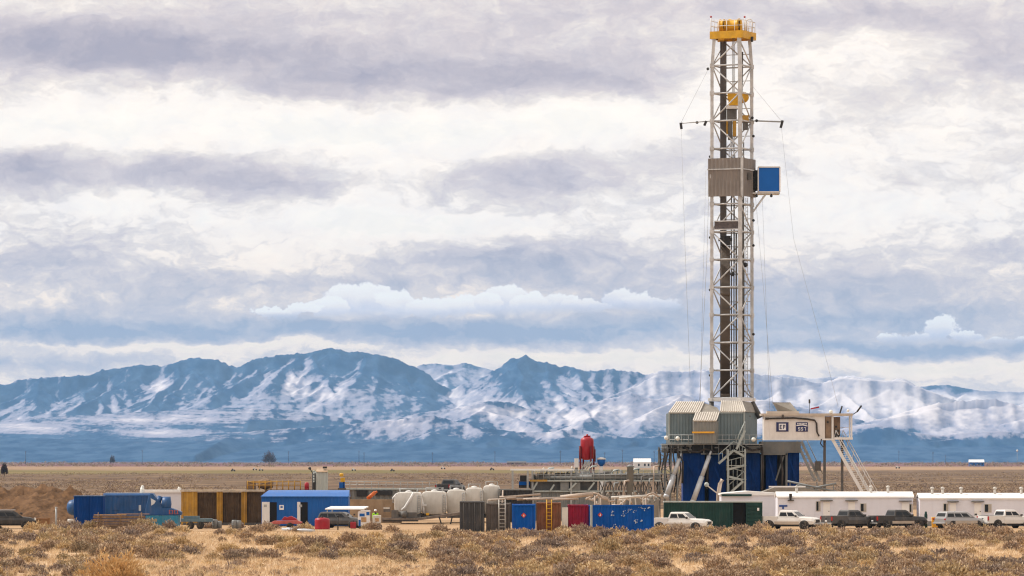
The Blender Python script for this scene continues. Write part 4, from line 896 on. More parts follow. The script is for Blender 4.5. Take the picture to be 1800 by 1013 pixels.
r, hw, h, fr = container('bright blue container end with a small red placard', 900, 941.5, 887, YCN, 'blue'); placard(r, fr.x(920.5), fr.z(906))
r, hw, h, fr = container('rust brown container with a yellow ladder up its end', 943.5, 986, 884, YCN + .3, 'rust'); ladder(r, fr.x(961), fr.x(969.5), h + .3, 'yellow')
r, hw, h, fr = container('maroon container with its pale door swung open', 999, 1034.5, 888, YCN + .5, 'maroon')
m = MB(); m.box(fr.x(987.5), fr.x(998.3), -.25, -.18, fr.z(936), fr.z(892)); d = m.build('open_door', M['cream'], r)
d['label'] = 'pale inside face of the open door'
r, hw, h, fr = container('long blue container side with flaking white paint marks', 1038, 1150, 888, 399.0, 'blue', 14, L=2.44, wid=6.06); placard(r, -hw + .9, fr.z(905), .22)
m = MB(); rp = random.Random(5)
for cx_, cz_ in ((-1.0, 1.95), (-.9, 1.75), (.2, 1.9), (.45, 2.05), (.75, 2.1), (1.2, 2.0), (1.75, 2.3), (2.0, 2.2), (1.3, 1.2), (1.35, .95), (1.9, 1.1), (.05, 1.55), (-.7, .75), (.6, .35), (2.5, 2.4)):
    for _ in range(4):
        a, b = cx_ + rp.uniform(-.18, .18), cz_ + rp.uniform(-.12, .12); w_, h_ = rp.uniform(.02, .07), rp.uniform(.02, .09); m.prism([(a - w_, b - h_ * .4), (a + w_ * .3, b - h_), (a + w_, b + h_ * .2), (a - w_ * .2, b + h_)], -.012 - .002 * _, .03)
pm_ = m.build('flaking_paint', mat('chalky paint', (.42, .50, .62), .8, 0, .2, 3, .1), r)
m = MB(); m.box(-hw - .02, -hw + .16, -.04, .14, .05, h + .02); m.build('edge_post', M['greyl'], r)
# clutter stacked on and behind the container row
fr = Fr(1010, 408)
m = MB(); r_ = random.Random(3)
for i in range(7): a = fr.x(858 + i * 17); m.tube((a, .5 * i % 2, fr.z(879 - (i % 3))), (fr.x(885 + i * 22), .6 + .4 * (i % 3), fr.z(877 - (i % 2) * 2)), .09, n=7)
tag(m.build('pipe_bundle', M['pipe'], None, loc=fr.loc()), 'tan pipes lying loose behind the tops of the container row', 'pipes')
m = MB(); m.tube((0, 0, 0), (fr.x(1046) - fr.x(985), 0, fr.z(868) - fr.z(874.5)), .22, n=10)
tag(m.build('flow_pipe', M['pipe'], None, loc=(PX(985, 430), 430, PZ(874.5, 430))), 'thick tan pipe sloping up behind the maroon container', 'pipe')
# green store container
fr = Fr(1254, 420); x, z = fr.x, fr.z; h = z(881.5)
r = empty('storage_container', 'long dark green container with side doors behind the parked pickups', 'container', fr.loc())
m = MB(); m.corr((x(1168), .04), (x(1287), .04), .15, h - .12, .30, .05); m.corr((x(1168) + .02, 2.6), (x(1168) + .02, .06), .15, h - .1, .3, .05); m.box(x(1287), x(1340), 1.0, 2.6, .15, h - .1); m.box(x(1169), x(1287), .3, 2.6, .15, h - .1); m.build('wall', M['green'], r)
m = MB(); m.box(x(1167), x(1341), -.02, 2.64, h - .11, h); m.build('roof', M['greyl'], r)
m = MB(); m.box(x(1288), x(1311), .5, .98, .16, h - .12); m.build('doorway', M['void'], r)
m = MB(); m.box(x(1312), x(1338), .02, .10, .18, h - .13)
for k in range(6): m.tube((x(1314), 0, .4 + k * .38), (x(1336), 0, .4 + k * .38), .03, n=5)
d = m.build('door', M['green'], r)
m = MB(); m.box(x(1331), x(1334.5), -.06, -.02, z(898), z(893)); m.build('door_notice', M['signw'], d)
m = MB()
for xx in (1167, 1287, 1311.5, 1338.5): m.box(x(xx), x(xx + 1.6), -.04, .12, .02, h - .12)
m.box(x(1167), x(1340), -.03, .1, .02, .16); m.build('corner_frame', M['green'], r)
# white site trailers
def trailer(label, px0, px1, Y, ptop, pf, openings, vents, end=None, depth=3.6, rise=.55):
    fr = Fr((px0 + px1) / 2, Y); x, z = fr.x, fr.z; h = z(ptop)
    r = empty('site_trailer', label, 'site trailer', fr.loc(), 0, 'white site trailers at the pad edge')
    a, b = x(px0), x(px1)
    m = MB(); m.box(a, b, 0, depth, .55, h - .02); n = int((b - a) / 1.22)
    for k in range(1, n): xx = a + (b - a) * k / n; m.box(xx - .012, xx + .012, -.012, -.002, .56, h - .05)
    m.build('wall', mat_tr, r)
    m = MB(); m.prism([(-.12, h - .10), (-.12, h + .06), (depth * .5, h + rise), (depth + .12, h + .06), (depth + .12, h - .10), (depth * .5, h + rise - .12)], a - .1, b + .1, 'x'); rf = m.build('roof', M['whitec'], r)
    for px in vents: m = MB(); m.tube((x(px), depth * .4, h + rise * .6), (x(px), depth * .4, h + rise + .45), .13, n=8); m.lathe([(.2, 0), (.2, .12), (.05, .2)], (x(px), depth * .4, h + rise + .42), 'z', 10); m.build('roof_vent', M['cream'], rf)
    m = MB(); m.box(a + .05, b - .05, .08, depth - .1, .03, .545); m.build('skirting', M['grey'], r)
    for kind, p0, p1, q0, q1 in openings:
        if kind == 'd':
            m = MB(); m.box(x(p0), x(p1), -.07, -.003, .6, z(q0)); d = m.build('door', M['whitec'], r)
            m = MB(); m.box(x(p0) - .3, x(p1) + .25, -.5, -.003, z(q0) + .08, z(q0) + .16); m.build('door_canopy', M['mastd'], r)
            m = MB(); m.ball((x(p1) - .12, -.1, 1.55), .05); m.build('handle', M['dark'], d)
            m = MB()
            for k in range(3): m.box(x(p0) - .1, x(p1) + .1, -.35 - .28 * (2 - k), -.08 - .28 * (2 - k) + .02, .05, .2 + .17 * k)
            m.build('step', M['rail'], r)
        else:
            m = MB(); m.box(x(p0) - .06, x(p1) + .06, -.05, -.003, z(q1) - .06, z(q0) + .06); w_ = m.build('window', M['cream'], r)
            m = MB(); m.box(x(p0), x(p0 + (p1 - p0) * .55), -.07, -.054, z(q1), z(q0)); m.build('pane', M['glass'], w_)
            m = MB(); m.box(x(p0 + (p1 - p0) * .6), x(p1), -.07, -.054, z(q1), z(q0)); m.build('blind', M['tanroof'], w_)
    return r, fr, h
mat_tr = mat('trailer sheet', (.70, .715, .80), .55, 0, .04, .6, .05)
r, fr, h = trailer('white site trailer with blue notice board beside the green container', 1367, 1605, 440, 874, 0, [('w', 1435, 1441.5, 882, 898), ('d', 1447, 1459, 882, 0), ('d', 1491, 1503, 882, 0), ('w', 1513, 1522, 886, 899), ('d', 1585, 1598, 883, 0), ('w', 1599, 1603.5, 887, 900)], (1533, 1563, 1402))
m = MB(); m.box(fr.x(1369.5), fr.x(1384), -.06, -.014, fr.z(891), fr.z(888)); m.box(fr.x(1375), fr.x(1378), -.05, -.016, fr.z(895), fr.z(891.2)); m.build('notice_board', mat('notice blue', (.02, .07, .28), .5, 0, .1, 1, .1), r)
m = MB(); m.box(fr.x(1387), fr.x(1392), -.28, -.014, fr.z(875), fr.z(868)); m.box(fr.x(1384.5), fr.x(1395.5), -.32, -.016, fr.z(880.5), fr.z(879)); m.tube((fr.x(1389.5), -.15, fr.z(879)), (fr.x(1389.5), -.15, fr.z(875)), .1); m.build('flue', M['hose'], r)
r, fr, h = trailer('white site trailer with low roof vents, furthest right', 1617, 1880, 438.5, 876.5, 0, [('w', 1659, 1666, 886, 898), ('d', 1670, 1680.5, 884, 0), ('d', 1712.5, 1725, 884, 0), ('w', 1731, 1742, 887, 900), ('d', 1830, 1842, 884, 0)], (1641, 1659.5, 1692, 1751.5, 1798))
# smaller white trailer standing end-on behind the green container
fr = Fr(1306, 447); x, z = fr.x, fr.z
r = empty('office_trailer', 'white end of an office trailer rising behind the green container', 'site trailer', fr.loc())
m = MB(); m.box(x(1268), x(1366), 0, 8, .4, z(871)); m.build('wall', mat_tr, r)
m = MB(); m.prism([(x(1266), z(871)), (x(1266), z(868)), (x(1316), z(863.5)), (x(1368), z(867)), (x(1368), z(871))], -.2, 8.2); m.build('roof', M['whitec'], r)
m = MB(); m.box(x(1268), x(1321), -.35, -.205, z(872.5), z(868.8)); m.build('eaves_band', M['green'], r)
m = MB(); m.box(x(1268), x(1366), .1, 7.8, .05, .39); m.build('skirting', M['grey'], r)
# ------------------------------------------------------------------ pickups
def vehicle(label, px, Y, yaw, paint, lower=None, kind='pickup', scale=1.0, cat='pickup truck', z0=.05):
    r = empty('parked_pickup' if kind == 'pickup' else 'parked_car', label, cat, (PX(px, Y), Y, z0), yaw, 'vehicles parked at the pad edge'); r.scale = (scale, scale, scale * .95)
    P_ = M[paint]; Lw = M[lower or paint]
    Lh = 2.9 if kind == 'pickup' else 2.35
    def loft(m, secs):
        """secs: list of (x, [(y,z) ...]) rings joined into a skin"""
        n = len(secs[0][1]); vs = [(x_, y_, z_) for x_, rg_ in secs for y_, z_ in rg_]
        fs = [(i * n + k, i * n + (k + 1) % n, (i + 1) * n + (k + 1) % n, (i + 1) * n + k) for i in range(len(secs) - 1) for k in range(n)]
        m.add(vs, fs + [tuple(range(n - 1, -1, -1)), tuple(range((len(secs) - 1) * n, len(secs) * n))], False)
    def ring(hw, zb, zt, tum=.05): return [(-hw, zb), (-hw - .02, (zb + zt) / 2), (-hw + tum, zt - .07), (-hw + tum + .1, zt), (hw - tum - .1, zt), (hw - tum, zt - .07), (hw + .02, (zb + zt) / 2), (hw, zb)]
    m = MB()
    if kind == 'pickup':
        loft(m, [(-.92, ring(.98, .48, 1.30)), (1.05, ring(.98, .48, 1.28)), (1.9, ring(.98, .5, 1.25, .07)), (2.6, ring(.96, .5, 1.18, .10)), (2.86, ring(.90, .55, 1.06, .12))])
        for s_ in (-1, 1): m.box(-2.85, -.925, s_ * .98 - (.09 if s_ > 0 else 0), s_ * .98 + (0 if s_ > 0 else .09), .52, 1.33)
        m.box(-2.85, -.93, -.885, .885, .55, .68)
    else:
        loft(m, [(-2.3, ring(.86, .5, 1.02, .08)), (-2.1, ring(.92, .45, 1.12)), (1.0, ring(.93, .42, 1.10)), (1.8, ring(.92, .45, 1.02, .08)), (2.25, ring(.84, .5, .88, .12))])
    body = m.build('body', P_, r, .03)
    # cab
    m = MB()
    if kind == 'pickup':
        bx0, bx1, tx0, tx1, zb, zt, hb_, ht = -.92, 1.28, -.72, .52, 1.27, 1.92, .93, .76
    else:
        bx0, bx1, tx0, tx1, zb, zt, hb_, ht = -2.2, 1.1, -1.95, .35, 1.08, 1.66, .88, .70
    B4 = [Vector(v) for v in ((bx0, -hb_, zb), (bx1, -hb_, zb), (bx1, hb_, zb), (bx0, hb_, zb))]; T4 = [Vector(v) for v in ((tx0, -ht, zt), (tx1, -ht, zt), (tx1, ht, zt), (tx0, ht, zt))]
    mids = [B4[i].lerp(T4[i], .86) for i in range(4)]; cen = Vector(((tx0 + tx1) / 2, 0, zt)); tops = [t.lerp(cen, .08) for t in T4]
    vs = B4 + mids + tops; m.add(vs, [(0, 1, 5, 4), (1, 2, 6, 5), (2, 3, 7, 6), (3, 0, 4, 7), (4, 5, 9, 8), (5, 6, 10, 9), (6, 7, 11, 10), (7, 4, 8, 11), (8, 9, 10, 11)]); m.build('cab', P_, r, .03)
    def pane(name, i, j, u0, u1, v0=.12, v1=.80):
        a, b, c_, d = B4[i], B4[j], mids[j], mids[i]
        def q_(u, v): return a.lerp(b, u).lerp(d.lerp(c_, u), v)
        p = [q_(u0, v0), q_(u1, v0), q_(u1, v1), q_(u0, v1)]; nn = (p[1] - p[0]).cross(p[3] - p[0]).normalized() * .012
        m = MB(); m.quad(p[0] + nn, p[1] + nn, p[2] + nn, p[3] + nn, .01); return m.build(name, M['glass'], r)
    if kind == 'pickup': sides = ((.08, .46), (.51, .86))
    else: sides = ((.05, .30), (.34, .58), (.62, .86))
    for u0, u1 in sides: pane('side_window', 0, 1, u0, u1); pane('side_window', 2, 3, 1 - u1, 1 - u0)
    pane('windscreen', 1, 2, .07, .93, .10, .92); pane('rear_window', 3, 0, .1, .9, .2, .85)
    # wheels
    wx = (-1.75, 1.85) if kind == 'pickup' else (-1.4, 1.4); wr = .42 if kind == 'pickup' else .35; tw = .93 if kind == 'pickup' else .87
    for s_ in (-1, 1):
        for q_ in wx:
            m = MB(); m.lathe([(wr * .55, -.13), (wr * .92, -.13), (wr, -.08), (wr, .08), (wr * .92, .13), (wr * .55, .13)], (0, 0, 0), 'y', 22); wh = m.build('wheel', M['tyre'], r, 0, (q_, s_ * tw, wr))
            m = MB(); m.lathe([(.02, -.06), (wr * .54, -.10), (wr * .54, .10), (.02, .06)], (0, 0, 0), 'y', 14)
            for k in range(5): t = k * 1.2566; m.beam((0, s_ * .105, 0), (wr * .5 * math.cos(t), s_ * .105, wr * .5 * math.sin(t)), .07, .02)
            m.build('rim', M['rim'], wh)
        for q_ in wx: m = MB(); m.lathe([(wr + .015, -.015), (wr + .09, -.015), (wr + .09, .02), (wr + .015, .02)], (q_, s_ * (tw + .075), wr), 'y', 20); m.build('wheel_arch', M['hose'], r)
    e = Lh
    if lower:
        m = MB()
        for s_ in (-1, 1): m.box(-1.2, 1.3, s_ * 1.0 - .012, s_ * 1.0 + .012, .5, .78)
        m.build('dusty_sill', Lw, r)
    m = MB(); m.box(e - .10, e + .06, -.92, .92, .42, .62); m.build('front_bumper', M['chrome'] if kind == 'pickup' else P_, r, .03)
    m = MB(); m.box(-e - .08, -e + .08, -.9, .9, .45, .62); m.build('rear_bumper', M['chrome'] if kind == 'pickup' else P_, r, .03)
    m = MB(); m.box(e - .06, e + .005, -.55, .55, .68, .98) if kind == 'pickup' else m.box(e - .14, e - .06, -.5, .5, .62, .78)
    for k in range(3): m.box(e - .02, e + .015, -.54, .54, .74 + k * .09, .76 + k * .09) if kind == 'pickup' else None
    m.build('grille', M['dark'], r)
    for s_ in (-1, 1):
        m = MB(); yl = s_ * .74; xe = e if kind == 'pickup' else e - .09; m.box(xe - .12, xe + .01, yl - .15, yl + .15, .76, .98); m.build('headlight', M['lampw'], r)
        m = MB(); xe = -2.87 if kind == 'pickup' else -2.33; m.box(xe - .02, xe + .05, s_ * .9 - .09, s_ * .9 + .09, .85, 1.25 if kind == 'pickup' else 1.0); m.build('tail_light', M['lampr'], r)
        m = MB(); m.box(.95, 1.1, s_ * 1.0 + (0 if s_ > 0 else -.22), s_ * 1.0 + (.22 if s_ > 0 else 0), 1.28, 1.46); m.build('mirror', M['hose'], r, .02)
    if kind == 'pickup':
        m = MB(); m.box(-2.88, -2.80, -.80, .80, .62, 1.30); tg = m.build('tailgate', P_, r, .02)
        m = MB(); m.box(-2.905, -2.885, -.15, .15, .98, 1.06); m.build('tailgate_handle', M['dark'], tg)
        m = MB(); m.box(-2.91, -2.885, -.17, .17, .74, .86); m.build('number_plate', M['signw'], r)
    m = MB(); m.box(-e + .2, e - .2, -.75, .75, .28, .50); m.build('chassis', M['dark'], r)
    return r
v1 = vehicle('silver white pickup with dusty sides beside the blue container', 1196, 407, -22, 'carw', 'carm')
v2 = vehicle('white crew cab pickup parked in front of the site trailer corner', 1388, 420, -24, 'carw', 'carm')
v3 = vehicle('graphite grey pickup seen from behind, tail toward the green container', 1494, 424, 32, 'carg')
v4 = vehicle('black pickup nearest the gap between the two site trailers', 1578, 425, 26, 'carb', 'carm')
v5 = vehicle('silver estate car parked between the amber bin and a white pickup', 1687, 424, 30, 'cars', 'carm', 'car', 1.06, 'car')
v6 = vehicle('white pickup cut by the right edge, tailgate showing', 1769, 426, 30, 'carw')
m = MB(); m.box(-2.7, -1.0, -.86, .86, .70, 1.35); m.build('bed_cover', M['hose'], v6, .05)
# vertical green post, amber bin
fr = Fr(1627.5, 428)
g = empty('green_post', 'dark green cylinder post standing left of the amber bin', 'post', fr.loc())
m = MB(); m.lathe([(.16, .05), (.16, 1.35), (.11, 1.5), (.11, 1.62), (.05, 1.68)], (0, 0, 0), 'z', 14); m.build('cylinder', M['green'], g)
m = MB(); m.lathe([(.22, .03), (.22, .09), (.16, .1)], (0, 0, 0), 'z', 14); m.build('base_ring', M['dark'], g)
fr = Fr(1644.5, 427)
g = empty('amber_bin', 'amber plastic bin in front of the right site trailer', 'bin', fr.loc())
m = MB(); m.prism([(-.34, .1), (.34, .1), (.38, .98), (-.38, .98)], -.32, .32); m.build('tub', M['amber'], g, .04)
m = MB(); m.prism([(-.40, .985), (.40, .985), (.36, 1.12), (-.36, 1.12)], -.36, .36); m.build('lid', M['amber'], g, .03)
m = MB(); m.box(-.3, -.2, -.3, .3, .03, .1); m.box(.2, .3, -.3, .3, .03, .1); m.build('foot', M['dark'], g)
# ================================================================== left side of the pad
def F0(px, Y): fr = Fr(px, Y); return fr, fr.x, fr.z
def solo(m, name, mt, label, cat, loc, group=None, bevel=0): return tag(m.build(name, mt, None, bevel, loc), label, cat, group)
# dirt berm
Yb = 455; bx = np.linspace(PX(-160, Yb), PX(205, Yb), 70); by = np.linspace(-9, 9, 26); BX, BY = np.meshgrid(bx, by)
ppx = BX / Yb * F + 900
top = np.interp(ppx, [-160, 0, 30, 60, 100, 125, 140, 165, 205], [862, 862, 861, 863, 862, 859, 872, 905, 922])
hh_ = np.maximum(PZ(top, Yb), 0) * np.clip(1 - np.abs(BY / 9), 0, 1) ** .7 + (ridged(BX / 2.2 + BY * .25, BY / 1.6, 5, 5) - .5) * 2.3 * np.clip(1.2 - np.abs(BY / 9), 0, 1)
bm_ = mat('dug earth', s(98, 76, 58), .95, 0, .45, .7, .45, .8, s(150, 114, 80), .05)
o = npmesh('dirt_berm', np.stack([BX, BY + Yb, hh_], -1).reshape(-1, 3), gridfaces(*BX.shape), bm_, smooth=True); o['kind'] = 'structure'
# jeep at the very left, crate, post
r = vehicle('dark off-road car cut by the left edge in front of the dirt berm', 17, 424, 8, 'carb', None, 'car', 1.12, 'off-road car')
m = MB(); m.box(-.9, .5, -.5, .5, 1.68, 1.74); m.build('roof_rack', M['cars'], r)
fr, x, z = F0(71, 425)
c_ = empty('wooden_crate', 'orange brown wooden crate beside the dark car on the left', 'crate', fr.loc(), 12)
m = MB(); m.box(-.85, .85, -.5, .5, .1, 1.05); m.build('boards', M['crate'], c_)
m = MB()
for k in (-.87, .73): m.box(k, k + .14, -.56, -.505, .05, 1.1)
for k in (.1, .5, .92): m.box(-.73, .73, -.54, -.51, k, k + .12)
m.build('batten', M['crate'], c_)
fr, x, z = F0(98.5, 421); m = MB(); m.tube((0, 0, -.1), (.02, 0, z(893)), .11, .09, 8); m.lathe([(.13, 0), (.13, .05), (.02, .1)], (.02, 0, z(893)), 'z', 8)
solo(m, 'fence_post', M['rail'], 'grey wooden post standing in front of the dirt berm', 'post', fr.loc())
fr, x, z = F0(124, 424)
c_ = empty('white_drum', 'small white drum at the foot of the navy tool box', 'drum', fr.loc())
m = MB(); m.lathe([(.3, .05), (.3, .9), (.26, .98)], (0, 0, 0), 'z', 14); m.build('barrel', M['cream'], c_); m = MB(); m.lathe([(.31, .3), (.31, .36)], (0, 0, 0), 'z', 14); m.lathe([(.31, .6), (.31, .66)], (0, 0, 0), 'z', 14); m.build('hoop', M['white'], c_)
# navy tool container and the long blue tank behind it
fr, x, z = F0(155, 428); h = z(872)
c_ = empty('tool_container', 'navy tool container standing in front of the domed end of a blue tank', 'container', fr.loc())
m = MB(); m.corr((x(130), 0), (x(181), 0), .12, h - .06, .3, .05); m.box(x(130.2), x(180.8), .08, 2.4, .12, h - .07); m.build('wall', M['blued'], c_)
m = MB(); m.box(x(129), x(182), -.06, 2.5, h - .06, h + .02); m.build('roof', M['tealb'], c_)
m = MB()
for xx in (130, 154, 178.5): m.box(x(xx), x(xx + 1.8), -.05, -.005, .05, h - .06)
m.build('corner_frame', M['blued'], c_)
fr, x, z = F0(195, 436); cz = z(892.5); rr = 14 * fr.k
c_ = empty('storage_tank', 'long steel blue cylinder tank with pale domed left end', 'tank', fr.loc())
m = MB(); m.lathe([(.05, x(115.5)), (rr * .55, x(117)), (rr * .85, x(120)), (rr, x(127)), (rr, x(254)), (rr * .8, x(258)), (.05, x(260))], (0, rr + .1, cz), 'x', 28); m.build('shell', M['tealb'], c_)
m = MB()
for xx in (128,): m.lathe([(rr + .005, x(xx)), (rr + .07, x(xx)), (rr + .07, x(xx + 1.6)), (rr + .005, x(xx + 1.6))], (0, rr + .1, cz), 'x', 28)
m.build('band', M['tealb'], c_)
m = MB()
for xx in (140, 190, 240): m.box(x(xx), x(xx + 8), .3, 2 * rr - .1, 0.03, cz - rr * .8)
m.build('saddle', M['blued'], c_)
fr, x, z = F0(223, 433); h = z(867.5)
c_ = empty('pump_house', 'steel blue box unit with rounded roof edge between navy tool container and slanted hopper', 'container', fr.loc())
m = MB(); m.corr((x(182), 0), (x(263), 0), .12, h - .28, .5, .03); m.box(x(182.2), x(262.8), .05, 2.6, .12, h - .28); m.build('wall', M['tealb'], c_)
m = MB(); m.prism([(-.05, h - .30), (0, h - .14), (.18, h), (2.4, h), (2.65, h - .14), (2.65, h - .30)], x(181.5), x(263.5), 'x'); m.build('roof', M['tealb'], c_)
m = MB(); m.box(x(184), x(262), .9, 1.9, h + .003, h + .06); m.build('top_walkway', M['pale'], c_)
m = MB(); m.tube((x(248), 1.4, h), (x(248), 1.4, z(857.5)), .2, n=10); m.ball((x(248.5), 1.4, z(856.5)), .17); m.build('vent', M['lampw'], c_)
m = MB(); m.box(x(244), x(248), -.06, -.002, z(898), z(888)); m.build('hatch', M['pale'], c_)
for xx in (198, 228):
    m = MB(); m.box(x(xx), x(xx + 12), -.05, -.002, z(897), z(876)); m.build('side_door', M['tealb'], c_)
# blue mixing unit right of it
fr, x, z = F0(285, 429)
c_ = empty('mixing_unit', 'steel blue mixing unit with a slanted hopper and faded red lettering panel', 'mixer', fr.loc())
m = MB(); m.prism([(x(255), z(898)), (x(262), z(869)), (x(268), z(867)), (x(288), z(893)), (x(300), z(893)), (x(318), z(900)), (x(318), z(906)), (x(255), z(906))], 0, 2.0); m.build('hopper', M['tealb'], c_, .06)
m = MB(); m.lathe([(.05, -.35), (.72, -.3), (.72, .5), (.05, .6)], (x(290), .6, z(886)), 'x', 20); m.tube((x(281), .5, z(873)), (x(275), .3, z(893)), .28, .2, 12); m.build('blower', M['tealb'], c_)
m = MB(); m.quad((x(266), -.03, z(889)), (x(271), -.03, z(886)), (x(274), -.03, z(881)), (x(265), -.03, z(876)), .02); m.build('hatch', M['pale'], c_)
m = MB()
for k, xx in enumerate((297, 301.5, 306, 310.5)): m.box(x(xx), x(xx + 3), -.05, -.005, z(904), z(902.6)); m.box(x(xx + (k % 2)), x(xx + 1.4 + (k % 2)), -.048, -.004, z(903), z(896.5 + k % 3)); m.box(x(xx), x(xx + 2.6), -.046, -.003, z(898.5), z(897))
m.build('lettering_panel', M['pink'], c_)
m = MB(); m.corr((x(257), -.5), (x(314), -.5), .1, z(906.3), .6, .06); m.box(x(257.2), x(313.8), -.4, 2.2, .1, z(906.5)); m.build('skid_box', M['teal'], c_)
# lumber stack
fr, x, z = F0(210, 414)
m = MB(); rl = random.Random(4)
for k in range(5):
    for j in range(3): a = rl.uniform(-.35, .35); m.box(x(168) + a, x(256) + a * .6, .05 + j * .36, .36 + j * .36, .12 + k * .27, .33 + k * .27)
for xx in (176, 210, 244):
    for k in range(5): m.box(x(xx), x(xx) + .12, .03, 1.1, .335 + k * .27, .385 + k * .27)
lo = empty('lumber_stack', 'stack of weathered brown planks in front of the blue tank', 'lumber', fr.loc())
m.build('planks', M['wood'], lo)
m = MB(); m.box(x(165), x(222), -.05, .3, 1.47, 1.55); m.box(x(205), x(262), .05, .5, 1.56, 1.62); m.build('loose_board', M['woodl'], lo)
m = MB(); m.tube((x(172), -.1, .05), (x(173), -.1, 1.75), .045, n=6); m.build('stake', M['wood'], lo)
m = MB(); m.tube((x(249), -.1, .05), (x(249), -.1, 1.75), .045, n=6); m.build('stake', M['wood'], lo)
# white trailer box behind, mustard shaker tanks
fr, x, z = F0(298, 452)
c_ = empty('white_cabin', 'white cabin with flat bright roof between blue mixer and mustard tanks', 'cabin', fr.loc())
m = MB(); m.box(x(262), x(330), 0, 3, .3, z(866)); m.build('wall', mat_tr, c_); m = MB(); m.box(x(246), x(332), -.25, 3.2, z(866) + .003, z(861.5)); m.build('roof', M['whitec'], c_)
m = MB(); m.box(x(262), x(330), .1, 2.9, .03, .295); m.build('skirting', M['grey'], c_); m = MB(); m.tube((x(313), 1, z(861.5)), (x(315), 1, z(857)), .18, n=8); m.build('roof_vent', M['cream'], c_)
fr, x, z = F0(395, 446)
c_ = empty('shaker_tank', 'mustard framed open tank with dark rusty panels and pale top edge', 'tank', fr.loc())
m = MB(); m.corr((x(319), .35), (x(462), .35), .35, z(866), .25, .04); m.box(x(319.5), x(461.5), .45, 2.6, .3, z(867)); m.build('panel', M['brownp'], c_)
for a, b in ((318.5, 347), (381, 391.5), (424.5, 434)):
    m = MB(); m.corr((x(a), -.05), (x(b), -.05), .1, z(864.5), .42, .12); m.box(x(a) + .02, x(b) - .02, .09, .34, .1, z(865)); m.build('post', M['yellow2'], c_)
m = MB(); m.box(x(317), x(463), -.1, 2.7, z(864.4), z(861.5)); m.build('top_edge', mat('dusty top edge', (.48, .40, .30), .7, 0, .2, 2, .3), c_)
m = MB(); m.box(x(319), x(462), -.02, .3, .06, .3); m.build('base_rail', M['mastd'], c_)
# yellow railing on tanks behind, red pump
fr, x, z = F0(485, 470)
c_ = empty('mud_tank', 'dull tank with yellow handrail behind the mustard tank', 'tank', fr.loc())
m = MB(); m.box(x(425), x(616), 0, 3, .1, z(861)); m.build('wall', M['brownp'], c_)
m = MB()
for xx in np.linspace(435, 528, 10): m.tube((x(xx), .1, z(861)), (x(xx), .1, z(845)), .06, n=6)
for py in (847, 853): m.tube((x(435), .1, z(py)), (x(528), .1, z(py)), .05, n=6)
m.box(x(442), x(470), .05, .12, z(849), z(846)); m.build('handrail', M['yellow2'], c_)
m = MB(); m.box(x(432), x(448), 1, 2, z(861), z(846)); m.lathe([(.1, 0), (.8, .2), (.9, .9), (.2, 1.2)], (x(465), 1.8, z(861)), 'z', 12); m.build('agitator', M['wood'], c_)
m = MB(); m.lathe([(.25, 0), (.25, .7), (.1, .8)], (x(539), .5, z(861)), 'z', 12); m.box(x(536), x(542), .2, .8, z(861), z(858)); m.build('red_pump', M['red'], c_)
# grey silo box with ladder
fr, x, z = F0(562, 466)
c_ = empty('grey_silo', 'tall grey green box silo with a dark ladder up its left side', 'silo', fr.loc())
m = MB(); m.corr((x(556), 0), (x(575.5), 0), .1, z(829), .35, .05); m.box(x(556.1), x(575.4), .07, 1.6, .1, z(829.3)); m.quad((x(547), 1.2, .1), (x(556), .02, .1), (x(556), .02, z(829)), (x(549), 1.2, z(827)), .05); m.build('wall', M['greyl'], c_)
m = MB(); m.quad((x(555), -.1, z(829)), (x(576), -.1, z(829)), (x(574), 1.6, z(824)), (x(556), 1.6, z(824)), .06); m.build('roof', mat('rusty silo top', (.42, .30, .2), .7, 0, .2, 1.5, .2), c_)
m = MB()
for xx in (549.5, 553.5): m.tube((x(xx), .2, .1), (x(xx), .2, z(832)), .07, n=6)
for k in range(16): zz = 1 + k * .3; m.tube((x(549.5), .2, zz), (x(553.5), .2, zz), .04, n=5)
m.box(x(549), x(554), .1, .6, z(861), z(848)); m.build('ladder', M['dark'], c_)
m = MB(); m.ball((x(544), .5, z(823.5)), .16); m.tube((x(544), .5, z(823)), (x(549), .8, z(832)), .05); m.box(x(567), x(574), .5, 1.2, z(824), z(820.5)); m.build('lamp_head', M['dark'], c_)
# worker's man basket seen over the tanks (yellow over blue)
fr, x, z = F0(600, 472)
c_ = empty('transfer_pump', 'yellow topped blue pump standing on the grey tank line', 'pump', fr.loc())
m = MB(); m.box(x(598.5), x(606), .1, .9, z(847.5), z(840)); m.lathe([(.22, 0), (.22, .3), (.1, .36)], (x(600), .5, z(838)), 'z', 12); m.box(x(597), x(603), .2, .8, z(838), z(834)); m.build('motor', M['yellow'], c_)
m = MB(); m.box(x(596), x(603), .1, .9, z(858), z(848)); m.tube((x(604), .5, z(858)), (x(604), .5, z(846)), .12); m.build('pump_body', M['bldg'], c_)
m = MB(); m.box(x(594), x(608), .05, .95, .1, z(858)); m.build('plinth', M['mastd'], c_)
